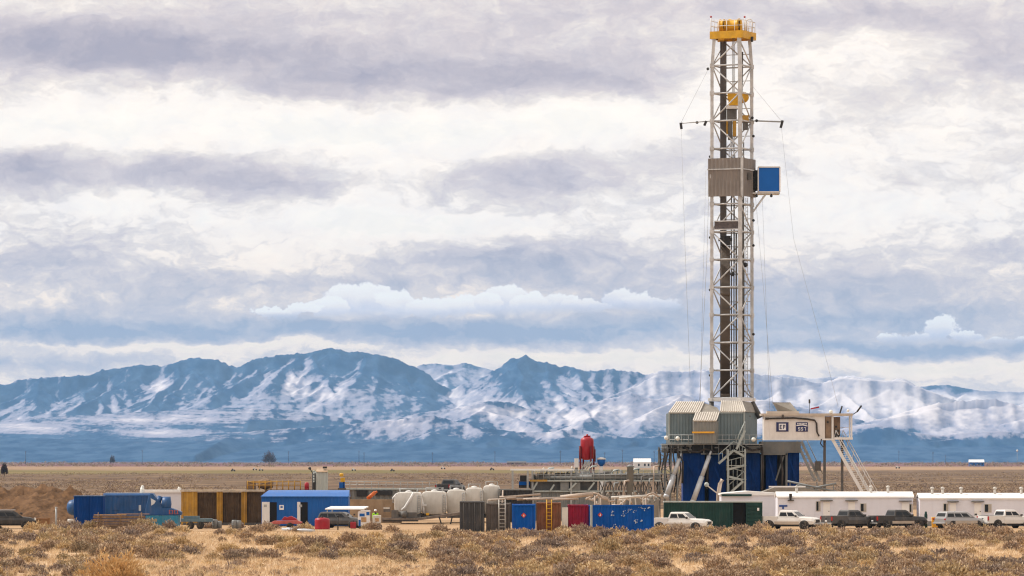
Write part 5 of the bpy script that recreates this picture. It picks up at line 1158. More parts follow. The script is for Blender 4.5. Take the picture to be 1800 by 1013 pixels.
# blue building
fr, x, z = F0(536, 438); zb_ = .12
c_ = empty('blue_building', 'bright blue metal building with curved roof and two open white doors', 'shed', fr.loc())
m = MB(); m.corr((x(459.5), 0), (x(612), 0), zb_, z(874), .34, .03); m.box(x(459.7), x(611.8), .06, 4.6, zb_, z(874.2))
m.build('wall', M['bldg'], c_)
arc = [(x(459) , z(874))] + [(x(459) + (x(500) - x(459)) * t, z(874) + (z(862) - z(874)) * math.sin(t * math.pi / 2) * .35) for t in (.3, .6, 1)]
m = MB(); pr = [(-.2, z(874)), (-.2, z(872.5))] + [(-.2 + 5.0 * t, z(872.5) + 10.5 * fr.k * math.sin(math.pi * t)) for t in np.linspace(.08, .92, 11)] + [(4.8, z(872.5)), (4.8, z(874))]
m.prism(pr, x(458.5), x(613), 'x'); zr = z(872.5); m.v = [(a + (c - zr) * 1.15 if a < 0 and c > zr else a, b, c) for a, b, c in m.v]; m.build('roof', mat('curved blue roof', (.02, .13, .42), .4, 0, .08, .6, .06, spec=.5), c_)
for xa, xb, xc in ((460.5, 474, 486.5), (522.5, 528, 541)):
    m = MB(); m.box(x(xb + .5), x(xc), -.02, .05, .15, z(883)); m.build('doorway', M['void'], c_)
    m = MB(); m.box(x(xa), x(xb), -.12, -.03, .15, z(882.5)); d = m.build('door', M['white'], c_)
    m = MB(); m.box(x(xa) + .2, x(xa) + .5, -.14, -.122, 2.0, 2.25); m.build('door_plate', M['rail'], d)
m = MB(); m.box(x(491), x(499), -.04, -.002, z(896.5), z(888)); o_ = m.build('wall_sign', M['signw'], c_)
m = MB(); m.box(x(493), x(497), -.055, -.042, z(893), z(890)); m.box(x(489), x(491), -.05, -.003, z(900), z(897)); m.build('sign_symbol', M['bldg'], o_)
# red dinghy-like water trailer in front of it
fr, x, z = F0(504, 424)
c_ = empty('red_trailer', 'sun faded red trailer with a low covered load in front of the blue building', 'trailer', fr.loc())
m = MB(); m.prism([(x(476), .62), (x(482), .5), (x(528), .5), (x(532), .66), (x(522), .86), (x(482), .80)], -.8, .8); m.build('bed', M['pink'], c_, .05)
m = MB(); m.prism([(x(495), .87), (x(524), .87), (x(520), 1.05), (x(512), 1.28), (x(505), 1.15), (x(500), 1.22)], -.5, .5); m.build('load_cover', M['red'], c_, .05)
for s_ in (-1, 1):
    m = MB(); m.lathe([(.1, -.1), (.3, -.1), (.32, 0), (.3, .1), (.1, .1)], (x(510), s_ * .9, .32), 'y', 16); m.build('wheel', M['tyre'], c_)
m = MB(); m.beam((x(478), 0, .5), (x(466), 0, .35), .1); m.build('drawbar', M['mastd'], c_)
# red round tank and dark car under the canopy
fr, x, z = F0(566.5, 419)
c_ = empty('red_drum', 'ribbed red round drum in front of the dark car', 'drum', fr.loc())
m = MB(); w2 = 13.4 * fr.k; m.lathe([(w2 * .98, .05), (w2, .1)] + [(w2 * (1 - .03 * (k % 2)), .14 + k * .13) for k in range(7)] + [(w2 * .9, 1.1), (w2 * .3, 1.18)], (0, 0, 0), 'z', 24); m.build('shell', M['red'], c_)
m = MB(); m.tube((0, 0, 1.15), (0, 0, 1.35), .1); m.tube((-.25, 0, 1.12), (-.25, 0, 1.32), .06); m.build('valve', M['dark'], c_)
vehicle('dark grey estate car parked under the white canopy', 600, 428, -14, 'carg', None, 'car', 1.0, 'car')
fr, x, z = F0(610, 434)
c_ = empty('canopy', 'white flat canopy on thin posts over the dark car', 'canopy', fr.loc())
m = MB(); m.quad((x(572), -1, z(894)), (x(640), -1, z(894)), (x(646), 3, z(890.5)), (x(580), 3, z(890.5)), .12); m.build('roof', M['whitec'], c_)
for xx, yv in ((576, -.9), (636, -.9), (582, 2.8), (642, 2.8)):
    m = MB(); m.tube((x(xx), yv, .05), (x(xx), yv, z(894) - .02), .06, n=6); m.build('post', M['rail'], c_)
fr, x, z = F0(594, 414); m = MB(); m.tube((0, 0, -.1), (0, 0, z(908)), .06, n=6); m.lathe([(.12, 0), (.12, .1), (.03, .14)], (0, 0, z(908)), 'z', 8); solo(m, 'short_post', M['dark'], 'short dark post between the red drum and the pallet cart', 'post', fr.loc())
# small gas bottles
fr, x, z = F0(621, 420)
c_ = empty('red_can', 'small red fuel can beside the printed ice chest', 'fuel can', fr.loc()); m = MB(); m.box(-.28, .28, -.2, .2, .1, .75); m.build('can', M['red'], c_, .05); m = MB(); m.box(-.06, .06, -.05, .05, .76, .88); m.build('cap', M['dark'], c_)
# ice chest / printed cabinet
fr, x, z = F0(639, 423)
c_ = empty('ice_chest', 'white chest with blue and tan printed panels right of the canopy', 'ice chest', fr.loc())
m = MB(); m.box(x(629), x(650), 0, 1.0, .35, z(900)); m.prism([(x(628.5), z(900)), (x(650.5), z(900)), (x(650.5), z(897)), (x(634), z(897.5))], -.03, 1.03); m.build('cabinet', M['white'], c_)
for a, b, p, q_ in ((632, 641, 908, 903), (644, 649.5, 906, 898.5), (630, 634, 925, 914)): m = MB(); m.box(x(a), x(b), -.02, -.003, z(p), z(q_)); m.build('blue_print', M['bldg'], c_)
m = MB(); m.box(x(635), x(644), -.024, -.004, z(918), z(909.5)); m.build('tan_print', M['woodl'], c_)
for xx in (632, 647):
    m = MB(); m.lathe([(.05, -.06), (.18, -.06), (.18, .06), (.05, .06)], (x(xx), .2, .22), 'y', 14); m.build('wheel', M['tyre'], c_)
# hi-vis worker standing behind a two-wheel cart
def skin_body(name, joints, edges, mt, parent, sub=1):
    me = bpy.data.meshes.new(name); me.from_pydata([j[:3] for j in joints], edges, []); o = bpy.data.objects.new(name, me); col.objects.link(o); o.parent = parent
    sk = o.modifiers.new('skin', 'SKIN'); sb = o.modifiers.new('sub', 'SUBSURF'); sb.levels = sb.render_levels = sub
    for i, j in enumerate(joints): me.skin_vertices[0].data[i].radius = (j[3], j[4] if len(j) > 4 else j[3]); me.skin_vertices[0].data[i].use_root = (i == 0)
    me.materials.append(mt); return o
fr, x, z = F0(660, 426)
wk = empty('worker', 'person in yellow green hi vis jacket standing behind a small cart', 'person', fr.loc(.05), 20)
J = [(0, 0, .95, .15, .11), (0, 0, 1.2, .15, .11), (0, 0, 1.42, .17, .11), (0, 0, 1.52, .06), (0, 0, 1.60, .07), (0, .0, 1.68, .095, .105), (0, 0, 1.77, .075),
     (.11, 0, .88, .1), (.12, .02, .5, .065), (.12, -.02, .10, .05), (.13, .14, .04, .045), (-.11, 0, .88, .1), (-.12, .04, .5, .065), (-.13, -.02, .10, .05), (-.14, .14, .04, .045),
     (.21, 0, 1.43, .06), (.27, .04, 1.16, .047), (.22, .24, 1.02, .036), (-.21, 0, 1.43, .06), (-.28, .0, 1.16, .047), (-.26, .12, .92, .036)]
E = [(0, 1), (1, 2), (2, 3), (3, 4), (4, 5), (5, 6), (0, 7), (7, 8), (8, 9), (9, 10), (0, 11), (11, 12), (12, 13), (13, 14), (2, 15), (15, 16), (16, 17), (2, 18), (18, 19), (19, 20)]
skin_body('body', J, E, M['jean'], wk)
J = [(0, 0, .93, .185, .145), (0, 0, 1.2, .18, .14), (0, 0, 1.43, .2, .14), (0, 0, 1.52, .085), (.23, 0, 1.44, .085), (.285, .04, 1.16, .066), (.23, .23, 1.03, .05), (-.23, 0, 1.44, .085), (-.295, .0, 1.16, .066), (-.27, .11, .95, .05)]
skin_body('hi_vis_jacket', J, [(0, 1), (1, 2), (2, 3), (2, 4), (4, 5), (5, 6), (2, 7), (7, 8), (8, 9)], M['hivis'], wk)
m = MB(); m.ball((0, .0, 1.67), .118); m.ball((0, .10, 1.64), .045)
for s_ in (-1, 1): m.ball((s_ * .118, 0, 1.66), .03)
m.build('face', M['skin'], wk)
m = MB(); m.lathe([(.155, 1.73), (.14, 1.735), (.135, 1.79), (.09, 1.85), (.02, 1.87)], (0, .01, 0), 'z', 16); m.build('hard_hat', M['signw'], wk)
for s_, (hx_, hy_, hz_) in ((1, (.21, .28, .99)), (-1, (-.25, .15, .88))):
    m = MB(); m.ball((hx_, hy_, hz_), .05)
    for k in range(4): m.path([(hx_ - .03 + .02 * k, hy_ + .02, hz_ - .02), (hx_ - .034 + .022 * k, hy_ + .06, hz_ - .05 - .004 * k), (hx_ - .03 + .02 * k, hy_ + .06, hz_ - .09)], .011, 5)
    m.path([(hx_ - s_ * .04, hy_ + .01, hz_), (hx_ - s_ * .07, hy_ + .04, hz_ - .03)], .012, 5); m.build('hand', M['skin'], wk)
m = MB()
for zz in (1.05, 1.25): m.lathe([(.20, zz), (.205, zz + .02), (.20, zz + .04)], (0, 0, 0), 'z', 16)
for zz in (1.05, 1.25): pass
m.build('reflective_band', M['signw'], wk)
fr, x, z = F0(661.5, 419)
c_ = empty('pallet_cart', 'pale two wheeled cart in front of the hi vis worker', 'cart', fr.loc())
m = MB(); m.box(x(655), x(669.5), 0, .9, .62, z(906)); m.build('box', M['cream'], c_, .03); m = MB(); m.box(x(659), x(666), -.02, -.003, z(917), z(911)); m.build('panel', M['woodl'], c_)
for xx in (657.5, 666.5):
    m = MB(); m.lathe([(.1, -.09), (.27, -.09), (.29, 0), (.27, .09), (.1, .09)], (x(xx), .1, .30), 'y', 18); m.build('wheel', M['tyre'], c_)
m = MB(); m.box(x(655.5), x(669), .2, .8, .42, .6); m.build('chassis', M['dark'], c_)
# white pipes on the ground
for i, (a, b, yv) in enumerate(((495, 553, 400), (503, 548, 402.5))):
    m = MB(); m.tube((PX(a, yv), yv + 1.2, .34), (PX(b, yv), yv - 1.0, .22), .13, n=8)
    tag(m.build('white_pipe', M['pale'], None), ('longer' if i == 0 else 'shorter') + ' pale pipe lying on the ground in front of the red trailer', 'pipe', 'pale pipes on the ground')
# grey flat tray left of the blue building
fr, x, z = F0(345, 421)
c_ = empty('flatbed_trailer', 'low grey blue flatbed trailer in front of the mustard tank', 'trailer', fr.loc())
m = MB(); m.box(x(318), x(372), 0, 1.8, .75, 1.05); m.box(x(322), x(350), .3, 1.2, 1.06, 1.3); m.build('bed', mat('grey blue steel', (.10, .17, .21), .5, .1, .2, 1, .2), c_)
for xx in (335, 352):
    m = MB(); m.lathe([(.1, -.1), (.36, -.1), (.38, 0), (.36, .1), (.1, .1)], (x(xx), -.02, .4), 'y', 16); m.build('wheel', M['tyre'], c_)
fr, x, z = F0(379, 423)
for i, (xx, rr_, hh2) in enumerate(((378, .28, .95), (386, .22, .8), (412, .27, .9), (420, .24, .85))):
    m = MB(); m.lathe([(rr_, .05), (rr_, hh2 * .9), (rr_ * .7, hh2)], (0, 0, 0), 'z', 14); m.lathe([(rr_ + .01, hh2 * .45), (rr_ + .01, hh2 * .5)], (0, 0, 0), 'z', 14)
    solo(m, 'steel_drum', M['grey'], ('taller grey drum nearest the flatbed', 'smaller grey drum second from the flatbed', 'wide grey drum before the middle mustard post', 'grey drum furthest right before the mustard tank')[i], 'drum', (PX(xx, 423), 423, 0), 'grey drums before the mustard tank')
# ================================================================== tanks in the middle of the pad
# long grey tank behind the blue building, orange boom
fr, x, z = F0(655, 476)
c_ = empty('settling_tank', 'long grey settling tank with pale rim right of the blue building', 'tank', fr.loc())
m = MB(); m.corr((x(600), 0), (x(735), 0), .1, z(861), .6, .07); m.box(x(600), x(735), .1, 3, .1, z(861.3)); m.build('wall', M['grey'], c_)
m = MB(); m.box(x(598), x(770), -.15, 3.1, z(861), z(858.5)); m.build('rim', M['greyl'], c_)
m = MB()
for xx in np.linspace(602, 768, 14): m.tube((x(xx), 0, z(858.5)), (x(xx), 0, z(846)), .03, n=5)
for py in (846.5, 852): m.tube((x(602), 0, z(py)), (x(768), 0, z(py)), .03, n=5)
m.build('handrail', M['rail'], c_)
m = MB(); m.box(x(627), x(646), -.2, -.02, z(873), z(862)); m.box(x(660), x(690), -.3, -.02, z(871), z(863)); m.build('outlet', M['dark'], c_)
fr, x, z = F0(652, 468); m = MB(); m.tube((x(646), 0, z(877)), (x(659.5), 0, z(865.5)), .22, .2, 10); m.tube((x(658), 0, z(867)), (x(663), 0, z(864)), .12)
m.box(x(645), x(648), -.3, .3, .05, z(876)); solo(m, 'orange_hose_reel', M['orange'], 'orange slanted loading spout against the long grey tank', 'spout', fr.loc())
fr, x, z = F0(690, 462); m = MB(); m.box(x(612), x(706), 0, .4, .05, z(878))
for k in range(6): m.box(x(613 + k * 15.4), x(614 + k * 15.4), -.06, -.003, .06, z(878.6))
solo(m, 'retaining_wall', mat('dusty tan wall', s(150, 128, 104), .9, 0, .2, .6, .3), 'low dusty tan retaining wall in front of the grey tank', 'wall', fr.loc())
# cement trailers
def silo_trailer(px0, px1, ptop, Y, label):
    fr = Fr((px0 + px1) / 2, Y); x, z = fr.x, fr.z; w_ = x(px1) - x(px0); zt = z(ptop); zb = z(905); rr = (zt - zb) / 2
    r = empty('cement_tank', label, 'cement tank', fr.loc(), 0, 'cream cement tanks on the low trailer')
    m = MB(); n = 24; prof = []
    for t in np.linspace(0, 2 * math.pi, n, endpoint=False):
        cx_, sz = math.cos(t), math.sin(t); prof.append((math.copysign(abs(cx_) ** .24, cx_) * w_ / 2, (zt + zb) / 2 + math.copysign(abs(sz) ** .66, sz) * rr))
    vs = []; L = 6.5
    for yv, sc_ in ((0, .94), (.05, .975), (.18, .995), (.4, 1), (L - .5, 1), (L, .75)): vs += [(a * sc_, yv, (zt + zb) / 2 + (b - (zt + zb) / 2) * sc_) for a, b in prof]
    fs = [(j * n + i, j * n + (i + 1) % n, (j + 1) * n + (i + 1) % n, (j + 1) * n + i) for j in range(5) for i in range(n)]
    m.add(vs, fs + [tuple(range(n - 1, -1, -1)), tuple(range(5 * n, 6 * n))], True); m.build('shell', M['cream'], r)
    for yv in (2, 4.5): m = MB(); m.lathe([(.3, 0), (.3, .14), (.08, .2)], (0, yv, zt - .03), 'z', 12); m.build('hatch', M['white'], r)
    m = MB()
    for xx in (-.32 * w_, .32 * w_):
        m.tube((xx, 1, zt + .38), (xx, L - 1, zt + .38), .03, n=5)
        for yv in (1, 3.2, L - 1): m.tube((xx, yv, zt - .15), (xx, yv, zt + .38), .03, n=5)
    m.tube((-.32 * w_, 1, zt + .38), (.32 * w_, 1, zt + .38), .03, n=5); m.build('top_rail', M['rail'], r)
    m = MB(); m.tube((.36 * w_, -.08, zb + .2), (.36 * w_, -.08, zt - .3), .03, n=5); m.tube((.46 * w_, -.08, zb + .2), (.46 * w_, -.08, zt - .3), .03, n=5)
    for k in range(8): zz = zb + .3 + k * (zt - zb - .7) / 7; m.tube((.36 * w_, -.08, zz), (.46 * w_, -.08, zz), .02, n=4)
    m.build('ladder', M['rail'], r)
    m = MB(); m.box(-.47 * w_, .47 * w_, .25, L - .3, zb - .35, zb + .12); m.lathe([(.35, 0), (.12, -.35)], (0, .8, zb), 'z', 10); m.build('cradle', M['mastd'], r)
    return r, fr
tl = ('cream cement tank with a bent discharge pipe, leftmost of the row', 'cream cement tank with a white forked pipe down its front', 'cream cement tank third in the row, plain front', 'cream cement tank fourth in the row with a dusty brown smear', 'cream cement tank right end of the row, tallest in view')
for i, (a, b, t_) in enumerate(((693, 741, 865.5), (740, 785, 864), (784.6, 818, 861), (817.4, 849, 857.5), (848.2, 880, 853.5))):
    r, fr = silo_trailer(a, b, t_, 455 + i * 3.2, tl[i])
    if i < 2:
        x, z = fr.x, fr.z; m = MB()
        if i == 0: m.path([(x(727), -.2, z(866)), (x(722), -.3, z(876)), (x(712), -.3, z(892)), (x(706), -.3, z(897))], .13, 7); m.path([(x(697), -.2, z(868)), (x(691), -.3, z(875)), (x(691), -.3, z(884))], .08, 7)
        else: m.path([(x(738), -.2, z(866)), (x(740), -.3, z(874)), (x(744), -.3, z(892)), (x(744), -.3, z(902))], .14, 7); m.box(x(739), x(750), -.5, -.2, z(890), z(886)); m.path([(x(744), -.3, z(884)), (x(736), -.3, z(879))], .1, 7)
        m.build('discharge_pipe', M['white'], r)
fr, x, z = F0(740, 452)
c_ = empty('low_trailer', 'long low dark trailer deck under the cream cement tanks', 'trailer', fr.loc())
m = MB(); m.prism([(x(671), z(914)), (x(671), z(911)), (x(735), z(911)), (x(812), z(900)), (x(812), z(905)), (x(740), z(914.5))], 0, 2.4); m.build('deck', mat('dusty deck', (.16, .13, .11), .8, 0, .25, 1, .4), c_)
m = MB(); m.box(x(672), x(735), -.03, .1, z(917), z(914.6)); m.beam((x(772), 0, z(909)), (x(776), 0, .05), .14); m.beam((x(795), 0, z(908)), (x(792), 0, .05), .14); m.build('skid_beam', M['dark'], c_)
m = MB(); m.box(x(674), x(686), .1, .9, z(900), z(892)); m.box(x(688), x(700), .1, .9, z(911), z(897)); m.box(x(716), x(733), .2, 1, z(911), z(901)); m.tube((x(700), .3, z(903)), (x(716), .3, z(901)), .2); m.ball((x(710), .2, z(905)), .4); m.build('engine_gear', M['mastd'], c_)
m = MB(); m.box(x(674), x(685), .0, .8, z(895), z(892)); m.build('engine_cover', M['cream'], c_)
m = MB(); m.box(x(749), x(754), -.1, .2, z(906), z(902)); m.build('yellow_valve', M['yellow'], c_)
# mud tank system
YM = 476; fr, x, z = F0(1030, YM)
c_ = empty('mud_system', 'grey mud tank line with walkways, pipes and handrails left of the rig', 'mud tanks', fr.loc())
m = MB(); m.corr((x(938), 0), (x(1052), 0), .1, z(862), .5, .07); m.box(x(938), x(1052), .1, 3, .1, z(862.3))
for a, b in ((985, 1000), (1005, 1020)): m.box(x(a), x(b), -.25, -.02, z(862), z(848))
m.build('tank_wall', M['grey'], c_)
m = MB(); m.box(x(934), x(1162), -.6, 2.8, z(846.5), z(844)); m.box(x(938), x(1120), -.3, 2.8, z(865), z(862.5)); m.build('walkway', M['greyl'], c_)
m = MB()
for xx in np.linspace(936, 1160, 24): m.tube((x(xx), -.55, z(844)), (x(xx), -.55, z(828)), .035, n=5)
for py in (828.5, 834.5): m.tube((x(936), -.55, z(py)), (x(1160), -.55, z(py)), .035, n=5)
for xx in np.linspace(940, 1158, 18): m.tube((x(xx), 2.7, z(844)), (x(xx), 2.7, z(826)), .03, n=5)
m.tube((x(940), 2.7, z(826.5)), (x(1158), 2.7, z(826.5)), .035, n=5); m.build('handrail', M['rail'], c_)
m = MB(); m.tube((x(958), -.2, z(839.5)), (x(1158), -.2, z(839.5)), .26, n=12); m.tube((x(975), .6, z(834)), (x(1060), .6, z(833)), .15); m.tube((x(1040), -.4, z(836)), (x(1165), -.4, z(833)), .13); m.build('flow_line', M['grey'], c_)
m = MB(); m.box(x(931), x(962), -.66, -.55, z(846.6), z(843.4)); m.build('yellow_kerb', M['yellow2'], c_)
for a, b, c2, d in ((945, 847, 937, 861), (974, 852, 967, 863), (1013, 849, 1000, 862), (1045, 848, 1034, 862)): m = MB(); m.beam((x(a), -.4, z(b)), (x(c2), -.4, z(d)), .18); m.build('brace', M['greyl'], c_)
m = MB(); m.box(x(932), x(1050), .4, 2.6, z(862), z(847)); m.build('shaker_row', mat('shaker grey', (.11, .115, .12), .6, .1, .3, .7, .25), c_)
m = MB()
xs_ = np.linspace(1054, 1160, 12)
for a, b in zip(xs_[:-1], xs_[1:]): m.beam((x(a), 0, z(846)), (x(b), 0, z(872)), .1); m.beam((x(b), 0, z(846)), (x(a), 0, z(872)), .1)
for xx in xs_: m.beam((x(xx), 0, z(846)), (x(xx), 0, .05), .14)
m.beam((x(1052), 0, z(872)), (x(1162), 0, z(872)), .16); m.build('truss', M['mastd'], c_)
m = MB(); m.box(x(897), x(1009), -.5, 2.5, z(827.2), z(824.5)); m.build('canopy_roof', M['whitec'], c_)
for xx in (901, 927.5, 936, 1004):
    m = MB(); m.beam((x(xx), -.3, .05), (x(xx), -.3, z(827.4)), .22); m.build('canopy_post', M['rail'], c_)
m = MB(); m.path([(x(951), -.3, z(832)), (x(953), -.3, z(828)), (x(957), -.3, z(823))], .14); m.path([(x(1003), -.3, z(832)), (x(1004), -.3, z(826)), (x(1006), -.3, z(820))], .12); m.build('vent_pipe', M['cream'], c_)
m = MB(); m.box(x(914), x(927), .3, 2, z(846), z(836)); m.box(x(912), x(932), .2, 2.2, z(858), z(846.2)); m.build('motor', M['dark'], c_)
m = MB(); m.box(x(912), x(931), .1, .18, z(853), z(847)); m.build('control_panel', M['blue'], c_)
fr, x, z = F0(909, 466)
c_ = empty('black_tank', 'low black open tank left of the grey mud tanks', 'tank', fr.loc())
m = MB(); m.corr((x(880), 0), (x(936), 0), .1, z(862), .5, .08); m.box(x(880), x(936), .12, 2.2, .1, z(862.4)); m.build('wall', M['dark'], c_); m = MB(); m.box(x(878), x(938), -.08, 2.3, z(862), z(860)); m.build('rim', M['grey'], c_)
m = MB(); m.tube((x(882), -.15, .1), (x(884), -.15, z(862)), .09); m.path([(x(878), -.2, z(874)), (x(900), -.2, z(873)), (x(950), -.2, z(869))], .12); m.build('pipe', M['pipe'], c_)
# motors, risers and housings standing on the mud tank walkway
rl = random.Random(8)
KIND = [('grey agitator motor', 'agitator_motor', 'grey', 'motor'), ('dark pump housing', 'pump_housing', 'mastd', 'pump'), ('pale riser pipe', 'riser_pipe', 'greyl', 'pipe'), ('dull green valve block', 'valve_block', 'house', 'valve')]
for i in range(22):
    px = 940 + i * 9.6 + rl.uniform(-2, 2); kk = i % 4; fr = Fr(px, YM + rl.uniform(.2, 2)); zb_ = PZ(844, YM); m = MB(); hgt = rl.uniform(.5, 1.25)
    if kk == 0: m.lathe([(.26, 0), (.26, hgt * .7), (.16, hgt * .8), (.16, hgt), (.03, hgt + .04)], (0, 0, 0), 'z', 12); m.box(-.4, .4, -.3, .3, 0, .12)
    elif kk == 1: m.box(-.45, .45, -.3, .3, 0, hgt * .6); m.lathe([(.25, -.4), (.25, .4)], (0, 0, hgt * .7), 'x', 12); m.tube((.3, 0, hgt * .6), (.6, 0, hgt * 1.1), .08)
    elif kk == 2: m.path([(0, 0, 0), (0, 0, hgt), (.25, 0, hgt + .3), (.8, 0, hgt + .35)], .1); m.lathe([(.18, .3), (.18, .36)], (0, 0, 0), 'z', 10)
    else: m.box(-.3, .3, -.3, .3, 0, hgt * .5); m.tube((0, 0, hgt * .5), (0, 0, hgt), .06); m.lathe([(.2, hgt), (.2, hgt + .05)], (0, 0, 0), 'z', 12)
    lb, nm, mt_, ct = KIND[kk]; where = 'near the white canopy' if px < 990 else ('left of the red vessel' if px < 1030 else ('right of the red vessel' if px < 1090 else 'close to the rig'))
    tag(m.build(nm, M[mt_], None, 0, (PX(px, fr.Y), fr.Y, zb_ + .002)), f'{lb} standing on the mud tank walkway {where}', ct, f'{lb}s {where}')
for i, (px, p0, p1) in enumerate(((1062, 885, 848), (1078, 886, 850), (1096, 888, 846), (1126, 886, 838), (1140, 884, 842), (1148, 886, 820))):
    m = MB(); m.path([(0, 0, .05), (.1 * (i % 2), 0, PZ(p0, 470)), (0, 0, PZ((p0 + p1) / 2, 470)), (.12, 0, PZ(p1, 470)), (.6, .4, PZ(p1 - 1, 470))], .12)
    tag(m.build('standing_pipe', M[('mastd', 'grey', 'pipe')[i % 3]], None, 0, (PX(px, 470), 470, 0)), ('dark', 'grey', 'tan')[i % 3] + (' standing pipe left' if i < 3 else ' standing pipe right') + ' of the round vent stack, in front of the truss', 'pipe')
# heap of hoses, valves and fittings beyond the container row
rl = random.Random(21)
for i in range(26):
    px = rl.uniform(1035, 1150); Yq = rl.uniform(432, 455); fr = Fr(px, Yq); zc_ = fr.z(rl.uniform(872, 884)); m = MB(); kind = i % 4
    if kind == 0: m.path([(rl.uniform(-.3, .3) + k * .45 - .9, rl.uniform(-.2, .2), zc_ + .35 * math.sin(k * 1.2 + i)) for k in range(6)], .10); m.tube((0, .2, .05), (0, .2, zc_ + .05), .08); nm, mt_, lb, ct = 'mud_hose', 'pipe', 'tan coiled hose draped over a stand behind the blue container', 'hose'
    elif kind == 1: m.box(-.5, .5, -.4, .4, .05, zc_); m.tube((-.2, 0, zc_), (-.2, 0, zc_ + .4), .12); m.tube((.25, 0, zc_), (.4, 0, zc_ + .3), .09); nm, mt_, lb, ct = 'valve_skid', 'roofd', 'grey brown valve skid crowded behind the blue container', 'valve skid'
    elif kind == 2: m.lathe([(.35, .05), (.35, zc_ - .2), (.2, zc_), (.05, zc_ + .1)], (0, 0, 0), 'z', 12); m.tube((0, 0, zc_), (.5, 0, zc_ + .25), .09); nm, mt_, lb, ct = 'small_vessel', 'mastd', 'dark small vessel with a spout behind the blue container', 'vessel'
    else: m.beam((-.9, 0, .05), (-.6, 0, zc_), .12); m.beam((.9, 0, .05), (.6, 0, zc_), .12); m.tube((-1, 0, zc_), (1, .2, zc_ + .15), .13); nm, mt_, lb, ct = 'pipe_stand', 'cream', 'pale pipe resting on a stand behind the blue container', 'pipe stand'
    tag(m.build(nm, M[mt_], None, 0, fr.loc()), lb, ct, ct + ' items behind the containers')
# red separator vessel
fr, x, z = F0(1032, 486)
c_ = empty('red_separator', 'red upright vessel on legs rising above the mud tanks', 'vessel', fr.loc())
mat_red2 = mat('dark red steel', (.13, .008, .015), .6, 0, .2, 1, .2); w2 = 11.6 * fr.k
m = MB(); m.lathe([(w2 * .3, z(809)), (w2, z(806)), (w2, z(775)), (w2 * .93, z(771.5)), (w2 * .6, z(769.2)), (.1, z(768.3))], (0, 0, 0), 'z', 28); m.build('shell', M['red'], c_)
m = MB()
for dx in (-4, 0, 4): m.tube((dx * fr.k, 0, z(770)), (dx * fr.k, 0, z(763.5 if dx == 0 else 766)), .13)
m.build('nozzle', M['red'], c_)
for a in (0, 1, 2, 3):
    t = a * math.pi / 2 + .5; px_, py_ = w2 * 1.16 * math.cos(t), w2 * 1.16 * math.sin(t); m = MB(); m.beam((px_, py_, .05), (px_, py_, z(785)), .2); m.build('leg', mat_red2, c_)
m = MB()
for k in range(3): m.beam((x(1020 + k * 4), -.9, z(829)), (x(1030 + k * 5), -.9, z(811)), .14)
m.build('ladder', M['greyl'], c_)
m = MB(); m.tube((x(1019.3), -.3, z(808)), (x(1019.3), -.3, z(784)), .1); m.tube((x(1045.5), -.3, z(812)), (x(1045.5), -.3, z(790)), .1); m.build('side_pipe', mat_red2, c_)
fr, x, z = F0(1013.5, 484); c_ = empty('white_locker', 'white box raised on a frame left of the red vessel', 'box', fr.loc())
m = MB(); m.box(x(1010), x(1017), 0, 1, z(822), z(806)); m.build('box', M['white'], c_); m = MB(); m.box(x(1011), x(1016), .2, .8, .05, z(822) - .01); m.build('stand', M['grey'], c_)
fr, x, z = F0(1057, 486); c_ = empty('blue_water_tank', 'small blue and white water tank on a post right of the red vessel', 'water tank', fr.loc())
m = MB(); m.lathe([(.15, z(820)), (.42, z(815)), (.46, z(809)), (.4, z(808))], (0, 0, 0), 'z', 16); m.build('bowl', M['bldg'], c_); m = MB(); m.lathe([(.5, z(808) + .005), (.5, z(806)), (.1, z(804))], (0, 0, 0), 'z', 16); m.build('lid', M['white'], c_); m = MB(); m.tube((0, 0, .05), (0, 0, z(820)), .3, .2); m.box(x(1054), x(1060), -.3, .3, z(832), z(822)); m.build('stand', M['white'], c_)
# yard lamp post between the tanks and rig
fr, x, z = F0(1108, 474); m = MB(); m.lathe([(.35, .05), (.35, z(822)), (.5, z(821)), (.15, z(817))], (0, 0, 0), 'z', 12); solo(m, 'vent_stack', M['grey'], 'grey round vent stack rising from the right end of the mud tanks', 'vent stack', fr.loc())
# spoil and equipment at the foot of the rig
fr, x, z = F0(1268, 452)
c_ = empty('wash_pipe', 'tan pipe leaning by the foot of the rig stairs', 'pipe', fr.loc()); m = MB(); m.path([(x(1262), 0, .05), (x(1263), 0, z(868)), (x(1266), 0, z(850)), (x(1270), 0, z(843))], .22); m.build('pipe', M['pipe'], c_); m = MB(); m.beam((x(1241), 0, z(852)), (x(1268), 0, z(873)), .12); m.beam((x(1268), 0, z(873)), (x(1268), 0, .05), .1); m.build('rod', M['cream'], c_); m = MB(); m.ball((x(1242), 0, z(852)), .25); m.build('knob', M['greyl'], c_)
fr, x, z = F0(1400, 462)
c_ = empty('grey_tent', 'grey hipped roof shed behind the white site trailer', 'shed', fr.loc())
m = MB(); m.prism([(x(1338), z(866)), (x(1362), z(857)), (x(1410), z(857)), (x(1455), z(866))], 0, 4); m.build('roof', M['roofd'], c_); m = MB(); m.box(x(1352), x(1416), -.05, .6, z(857), z(854.6)); m.build('ridge', M['whitec'], c_); m = MB(); m.box(x(1340), x(1453), .1, 3.9, .05, z(866)); m.build('wall', M['grey'], c_)
